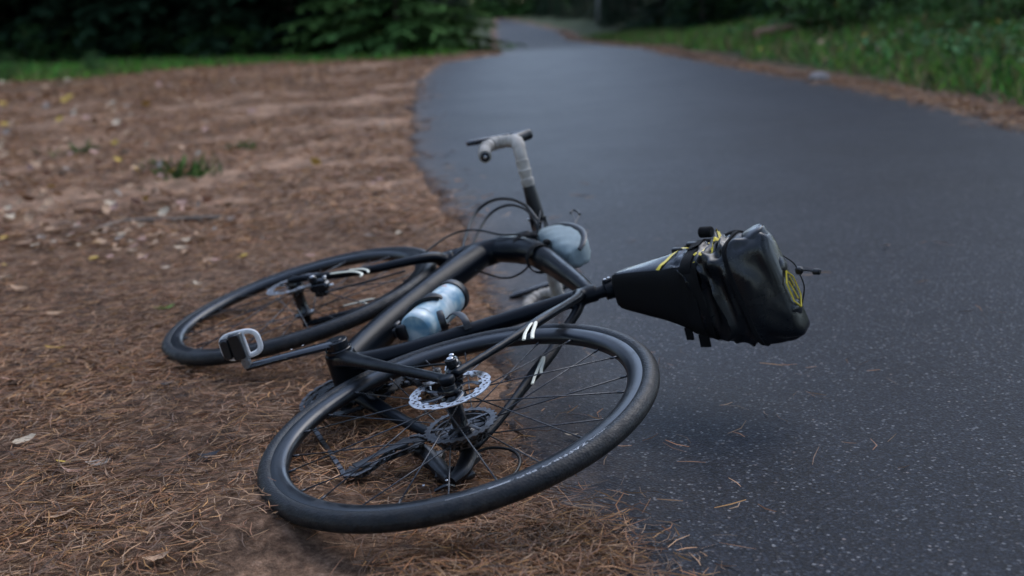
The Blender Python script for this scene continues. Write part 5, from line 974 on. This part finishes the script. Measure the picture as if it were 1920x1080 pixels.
mb.add(sum([pouch_ring(*r, crease=0.0012) for r in SS], []), [(i * K + j, i * K + (j + 1) % K, (i + 1) * K + (j + 1) % K, (i + 1) * K + j) for i in range(len(SS) - 1) for j in range(K)] + [tuple(range(K))[::-1], tuple((len(SS) - 1) * K + j for j in range(K))])
mb.build('body', m_cloth, pou, angle=60)
mb = MB(); P = []
for s, n0, n1, w in SS[3:-3]: P.append(PO + td * s + tn * (n0 + (n1 - n0) * 0.90) + yv * (w * 0.93 - 0.001))
mb.tube(P, [(0.004, 0.0085)] * len(P), 8); zp = mb.build('zipper', m_black, pou)
mb = MB(); c = np.array(P[4]); mb.tube([(0.2523, 0.0300, 0.6719), (0.2673, 0.0330, 0.6839), (0.3197, 0.0370, 0.7063), (0.3366, 0.0380, 0.7128)], [0.0011] * 4, 6, smooth=3); mb.tube([(0.2555, 0.0300, 0.6781), (0.2731, 0.0330, 0.6930), (0.2936, 0.0360, 0.7111)], [0.0011] * 3, 6, smooth=3)
mb.tube([(0.3297, 0.0380, 0.7076), (0.3411, 0.0390, 0.7201), (0.3227, 0.0380, 0.7218), (0.2961, 0.0360, 0.7140)], [0.003, 0.0026, 0.0026, 0.0032], 8, smooth=4)
mb.cyl(np.array((0.2483, 0.0300, 0.6697)), np.array((0.2251, 0.0280, 0.6622)), 0.0042, 10)
mb.build('zip_pull', m_black, zp)
m_web = mat('black_webbing', (0.004, 0.004, 0.0045, 1), 0.85, var=0.2, spec=0.2, bmp=0.4, bscale=900)
def strap_ring(c, d, n_, ry, rn, name, w, par):
    P = [np.array(c) + yv * ry * math.cos(a) + np.array(n_) * rn * math.sin(a) for a in np.linspace(0, 2 * np.pi, 26)]
    mb = MB(); mb.tube(P, [(0.0018, w)] * 26, 8, up=np.array(n_), caps=False); return mb.build(name, m_web, par)
strap_ring((0.205, 0, 0.548), td, tn, 0.0335, 0.0315, 'strap', 0.012, pou)
strap_ring((0.312, 0, 0.566), td, tn, 0.0345, 0.044, 'strap', 0.010, pou)
mb = MB(); mb.box((0.205, 0.030, 0.574), (0.022, 0.012, 0.014), [td, yv, tn], 0.003); mb.build('strap_tab', m_web, pou)

# ------------------------------------------------------------------ seat pack
F0 = np.array([-0.180, 0.003, 0.522]); D0 = np.array([-0.862, 0.0, 0.507]); D0 /= np.linalg.norm(D0); N0 = np.array([-D0[2] * -1.0, 0, -D0[0]]); 
N0 = np.array([D0[2], 0, -D0[0]]) 
sb = thing('seat_pack', 'large black roll top seat bag with yellow print strapped behind the seatpost', 'bag', M, tuple(F0))
m_tarp = mat('black_tarpaulin', (0.003, 0.004, 0.0055, 1), 0.27, var=0.15, scale=30, bmp=0.12, bscale=500, dirt=(0.05, 0.045, 0.04, 1), dirt_amt=0.02, spec=0.5)
_n, _l = m_tarp.node_tree.nodes, m_tarp.node_tree.links; _b = _n['Principled BSDF']; _tc = _n.new('ShaderNodeTexCoord').outputs['Object']
_mp = _n.new('ShaderNodeMapping'); _mp.inputs['Rotation'].default_value = (0.3, 0.5, 0.2); _mp.inputs['Scale'].default_value = (1.6, 0.7, 1.0); _l.new(_tc, _mp.inputs[0])
_nz = _n.new('ShaderNodeTexNoise'); _nz.noise_type = 'RIDGED_MULTIFRACTAL'; _nz.inputs['Scale'].default_value = 15; _nz.inputs['Detail'].default_value = 2.5; _nz.inputs['Roughness'].default_value = 0.4; _nz.inputs['Distortion'].default_value = 0.6; _l.new(_mp.outputs[0], _nz.inputs['Vector'])
bump(_n, _l, _b, _nz.outputs['Fac'], 0.45, 0.007)
m_matte = mat('matte_black_nylon', (0.003, 0.003, 0.0035, 1), 0.7, var=0.2, bmp=0.3, bscale=800, spec=0.2)
m_yellow = mat('yellow_print', (0.62, 0.47, 0.03, 1), 0.4, var=0.1)
BS = [  # s, n bottom, n top, half width at bottom, at top, y shift, further y shift of the belly
    (0.000, 0.000, 0.046, 0.035, 0.027, 0.0, 0.0), (0.012, -0.006, 0.051, 0.040, 0.032, 0.0, 0.0), (0.060, -0.010, 0.062, 0.049, 0.044, 0.0, -0.005), (0.115, -0.012, 0.076, 0.059, 0.058, 0.0, -0.013),
    (0.165, -0.015, 0.092, 0.076, 0.072, 0.0, -0.022), (0.200, -0.017, 0.101, 0.089, 0.081, -0.001, -0.026), (0.235, -0.015, 0.106, 0.101, 0.089, -0.004, -0.024), (0.260, -0.008, 0.103, 0.102, 0.090, -0.006, -0.021),
    (0.275, -0.002, 0.106, 0.108, 0.094, -0.010, -0.015), (0.290, 0.006, 0.106, 0.113, 0.097, -0.014, -0.008), (0.310, 0.020, 0.102, 0.115, 0.099, -0.017, -0.004), (0.326, 0.030, 0.096, 0.110, 0.096, -0.018, 0.0), (0.334, 0.046, 0.080, 0.098, 0.086, -0.018, 0.0)]
BSS = crspline(np.array(BS), 7); KB = 96
def sec_at(s):
    return [np.interp(s, BSS[:, 0], BSS[:, k]) for k in range(1, 7)]
def bag_pt(s, a, off=0.0, wr=1.0):
    nb, nt, wb, wt, ys, yb = sec_at(s); e = 0.50
    c = np.sign(math.cos(a)) * abs(math.cos(a)) ** e; z = np.sign(math.sin(a)) * abs(math.sin(a)) ** e
    t = (z + 1) / 2; w = wb + (wt - wb) * t
    y_ = ys + yb * (1 - t) + c * (w + off); n_ = (nb + nt) / 2 + z * ((nt - nb) / 2 + off)
    # creases: folds that run round the pack, strongest between the strap and the seam, and dents in the rolled end
    amp = wr * 0.0095 * sstep(0.10, 0.19, np.array(s)) * (1 - sstep(0.250, 0.268, np.array(s)))
    q1 = math.sin(s * 74 + 1.6 * math.sin(2.2 * a + 0.4) + 0.5 + 1.1 * c); q2 = math.sin(s * 118 - 2.6 * a + 1.3 * z)
    fold = (1 - 2 * abs(q1) ** 0.7) * (0.55 + 0.45 * math.sin(3 * a + s * 30)) + 0.6 * (1 - 2 * abs(q2) ** 0.7) * (0.5 + 0.5 * math.sin(4 * a + 1.1))
    amp2 = wr * 0.0060 * sstep(0.266, 0.290, np.array(s)) * (1 - 0.6 * sstep(0.315, 0.331, np.array(s)))
    fold2 = (1 - 2 * abs(math.sin(1.7 * a + 14 * s + 0.3)) ** 0.6) * 0.9 + 0.5 * math.sin(5 * a + 60 * s)
    k = float(amp * fold + amp2 * fold2)
    for ds, da, ws, wa, dep in ((0.300, 0.55, 0.016, 0.40, -0.012), (0.283, -0.25, 0.010, 0.22, 0.006), (0.292, -0.62, 0.012, 0.25, -0.008), (0.240, 0.10, 0.010, 0.12, 0.008), (0.226, -0.15, 0.008, 0.14, -0.010), (0.212, -0.45, 0.010, 0.16, 0.008), (0.246, -0.5, 0.009, 0.2, -0.009), (0.235, -0.95, 0.012, 0.2, 0.009), (0.222, -1.3, 0.010, 0.25, -0.008), (0.140, -0.30, 0.012, 0.16, -0.006)):
        k += wr * dep * math.exp(-((s - ds) / ws) ** 2 - ((((a + math.pi) % (2 * math.pi)) - math.pi - da) / wa) ** 2)
    sk = 0.22 * float(sstep(0.15, 0.26, np.array(s))) * (y_ + c * k)
    s = s - sk
    return F0 + D0 * s + N0 * (n_ + z * k) + yv * (y_ + c * k)
mb = MB(); srow = np.linspace(0, 0.334, 110)
V = [bag_pt(s, a) for s in srow for a in np.linspace(0, 2 * np.pi, KB, endpoint=False)]
mb.add(V, [(i * KB + j, i * KB + (j + 1) % KB, (i + 1) * KB + (j + 1) % KB, (i + 1) * KB + j) for i in range(109) for j in range(KB)] + [tuple(range(KB))[::-1], tuple(109 * KB + j for j in range(KB))])
sbody = mb.build('body', m_tarp, sb, angle=75)
# stiffened matte panel on the belly and the nose
mb = MB(); aa = np.linspace(math.pi + 0.5, 2 * math.pi - 0.62, 24); sr = np.linspace(-0.001, 0.20, 26)
mb.add([bag_pt(max(0, s), a, 0.0022, 0.25) for s in sr for a in aa], [(i * 24 + j, i * 24 + j + 1, (i + 1) * 24 + j + 1, (i + 1) * 24 + j) for i in range(25) for j in range(23)])
mb.build('base_panel', m_matte, sb)
# rolled closure across the end: a flat stiff roll with square corners
mb = MB(); RP = []; RR = []
for t in np.linspace(-1, 1, 61):
    y_ = 0.108 * t - 0.018; RP.append(F0 + D0 * (0.307 - 0.22 * y_ - 0.004 * t * t) + N0 * (0.064 + 0.004 * math.sin(3 * t)) + yv * y_)
    RR.append((0.031 - 0.010 * abs(t) ** 16 + 0.0015 * math.sin(9 * t), 0.0275 - 0.005 * abs(t) ** 16))
mb.tube(RP, RR, 36, up=N0); roll = mb.build('roll_closure', m_tarp, sb, angle=60)
_nv = [v.normal.copy() for v in roll.data.vertices]
for v, n_ in zip(roll.data.vertices, _nv):
    c = v.co; t = float(vnoise(np.array(c.y * 34 + 7 + 14 * c.x), np.array(c.z * 26 + 3))); u = float(vnoise(np.array(c.y * 80 + 3), np.array(c.x * 60 + c.z * 50 + 9)))
    v.co = c + n_ * (0.0085 * (abs(2 * t - 1) ** 0.8 - 0.45) + 0.002 * (u - 0.5))
roll.data.update()
def band(s0, s1, off, name, a0=0, a1=2 * math.pi, par=None, m=None, slant=0.0):
    mb = MB(); aa = np.linspace(a0, a1, 60); V = []
    for a in aa:
        for s in (s0, s1): V.append(bag_pt(s + slant * math.cos(a), a, off, 0.5))
    for a in aa:
        for s in (s0, s1): V.append(bag_pt(s + slant * math.cos(a), a, off - 0.004, 0.5))
    n = 120; f = []
    for i in range(59): f += [(2 * i, 2 * i + 2, 2 * i + 3, 2 * i + 1), (2 * i, n + 2 * i, n + 2 * i + 2, 2 * i + 2), (2 * i + 1, 2 * i + 3, n + 2 * i + 3, n + 2 * i + 1)]
    mb.add(V, f); return mb.build(name, m or m_web, par or sb)
band(0.158, 0.186, 0.004, 'strap'); band(0.262, 0.269, 0.0035, 'seam_cord')
def px_box(c, sz, name, m=None, bev=0.002, ax=None):
    mb = MB(); mb.box(c, sz, ax or [D0, yv, N0], bev); return mb.build(name, m or m_web, sb)
T1 = bag_pt(0.150, 0.75, 0.004); T2 = bag_pt(0.172, 0.95, 0.006)
px_box(bag_pt(0.118, 0.80, 0.005), (0.026, 0.012, 0.010), 'buckle', m_black); px_box(bag_pt(0.150, 0.82, 0.007), (0.030, 0.016, 0.012), 'buckle', m_black)
mb = MB(); c = bag_pt(0.172, 0.80, 0.018); mb.cyl(c - D0 * 0.013, c + D0 * 0.013, 0.011, 18, 0.002); mb.build('rolled_strap', m_web, sb)
mb = MB(); mb.tube([bag_pt(0.12, 0.8, 0.004), bag_pt(0.15, 0.8, 0.012), bag_pt(0.20, 0.8, 0.008), bag_pt(0.24, 0.8, 0.010), bag_pt(0.262, 0.75, 0.004)], [(0.003, 0.007)] * 5, 8, smooth=4); mb.build('strap', m_web, sb)
mb = MB(); mb.tube([bag_pt(0.02, 0.75, 0.001), bag_pt(0.06, 0.78, 0.002), bag_pt(0.10, 0.8, 0.003)], [0.0022] * 3, 8, smooth=4); mb.build('edge_cord', m_web, sb)
for s, w in ((0.176, 0.022), (0.148, 0.016)):
    mb = MB(); c = bag_pt(s, math.pi + 0.55 + math.pi / 2 + 0.1, 0.0); c = bag_pt(s, math.pi + 0.75, 0.004); mb.box(c - yv * 0.010, (w, 0.026, 0.004), [D0, yv, N0], 0.001); mb.build('strap_tab', m_web, sb)
# yellow print laid on the skin of the pack
def skin_strip(pts, w, name, par, m):
    """a flat printed stroke following (s, angle) points on the pack"""
    Q = crspline(np.array(pts), 8); C = np.array([bag_pt(s, a, 0.0012) for s, a in Q]); T = np.gradient(C, axis=0); T /= np.linalg.norm(T, axis=1)[:, None]
    V = []; wv = np.interp(np.linspace(0, 1, len(C)), np.linspace(0, 1, len(w)), w)
    for (s, a), p, t, ww in zip(Q, C, T, wv):
        e = 1e-3; n_ = np.cross(bag_pt(s + e, a) - bag_pt(s - e, a), bag_pt(s, a + e * 6) - bag_pt(s, a - e * 6)); n_ /= np.linalg.norm(n_) + 1e-9
        if n_ @ (p - (F0 + D0 * s + N0 * 0.05)) < 0: n_ = -n_
        q = np.cross(n_, t); V += [p + n_ * 0.0008 - q * ww / 2, p + n_ * 0.0008 + q * ww / 2]
    mb = MB(); mb.add(V, [(2 * i, 2 * i + 1, 2 * i + 3, 2 * i + 2) for i in range(len(C) - 1)]); return mb.build(name, m, par)
for pts, w in ((((0.108, -0.62), (0.114, -0.2), (0.126, 0.25), (0.146, 0.42)), (0.008, 0.007, 0.006)), (((0.192, 0.42), (0.203, 0.45)), (0.010, 0.006)), (((0.188, -0.25), (0.200, 0.05)), (0.004, 0.003)),
               (((0.212, 0.42), (0.222, 0.45), (0.2285, 0.36)), (0.008, 0.013, 0.010)), (((0.228, 0.38), (0.223, 0.0), (0.214, -0.50)), (0.011, 0.010, 0.006)), (((0.186, -0.62), (0.196, -0.60)), (0.006, 0.006))):
    skin_strip(pts, w, 'yellow_print', sb, m_yellow)
# hexagonal badge on the roll end
def end_pt(y_, n_, out=0.0): return F0 + D0 * (0.3385 - 0.22 * y_ + out) + N0 * n_ + yv * y_
ec = (-0.030, 0.062); hexp = []
for k in range(6):
    a = math.pi / 2 + k * math.pi / 3; hexp.append(end_pt(ec[0] + 0.036 * math.sin(a), ec[1] + 0.019 * math.cos(a)))
hexp.append(hexp[0]); mb = MB()
for p, q_ in zip(hexp[:-1], hexp[1:]): mb.tube([p, q_], [(0.0016, 0.0016)] * 2, 6)
mb.tube([end_pt(ec[0] + 0.018, ec[1] - 0.006), end_pt(ec[0] - 0.020, ec[1] + 0.002)], [0.0012] * 2, 6); mb.tube([end_pt(ec[0] + 0.024, ec[1] + 0.004), end_pt(ec[0] + 0.002, ec[1] + 0.008)], [0.0009] * 2, 6)
mb.build('hexagon_badge', m_yellow, roll)
mb = MB(); mb.tube([end_pt(0.030, 0.086, -0.010), end_pt(0.012, 0.088, 0.006), end_pt(-0.005, 0.086, 0.010), end_pt(-0.035, 0.084, 0.010), end_pt(-0.068, 0.080, -0.006)], [0.0014] * 5, 8, smooth=6)
cord = mb.build('elastic_cord', m_hose, sb)
tg = end_pt(-0.004, 0.087, 0.012)
mb = MB(); mb.box(tg, (0.014, 0.014, 0.012), [D0, yv, N0], 0.003); mb.tube([tg, tg + D0 * 0.014, tg + D0 * 0.030 - yv * 0.003], [0.0018] * 3, 6, smooth=3); mb.cyl(tg + D0 * 0.026 - yv * 0.003, tg + D0 * 0.040 - yv * 0.004, 0.0058, 12, 0.0015)
mb.build('cord_toggle', m_black, cord)
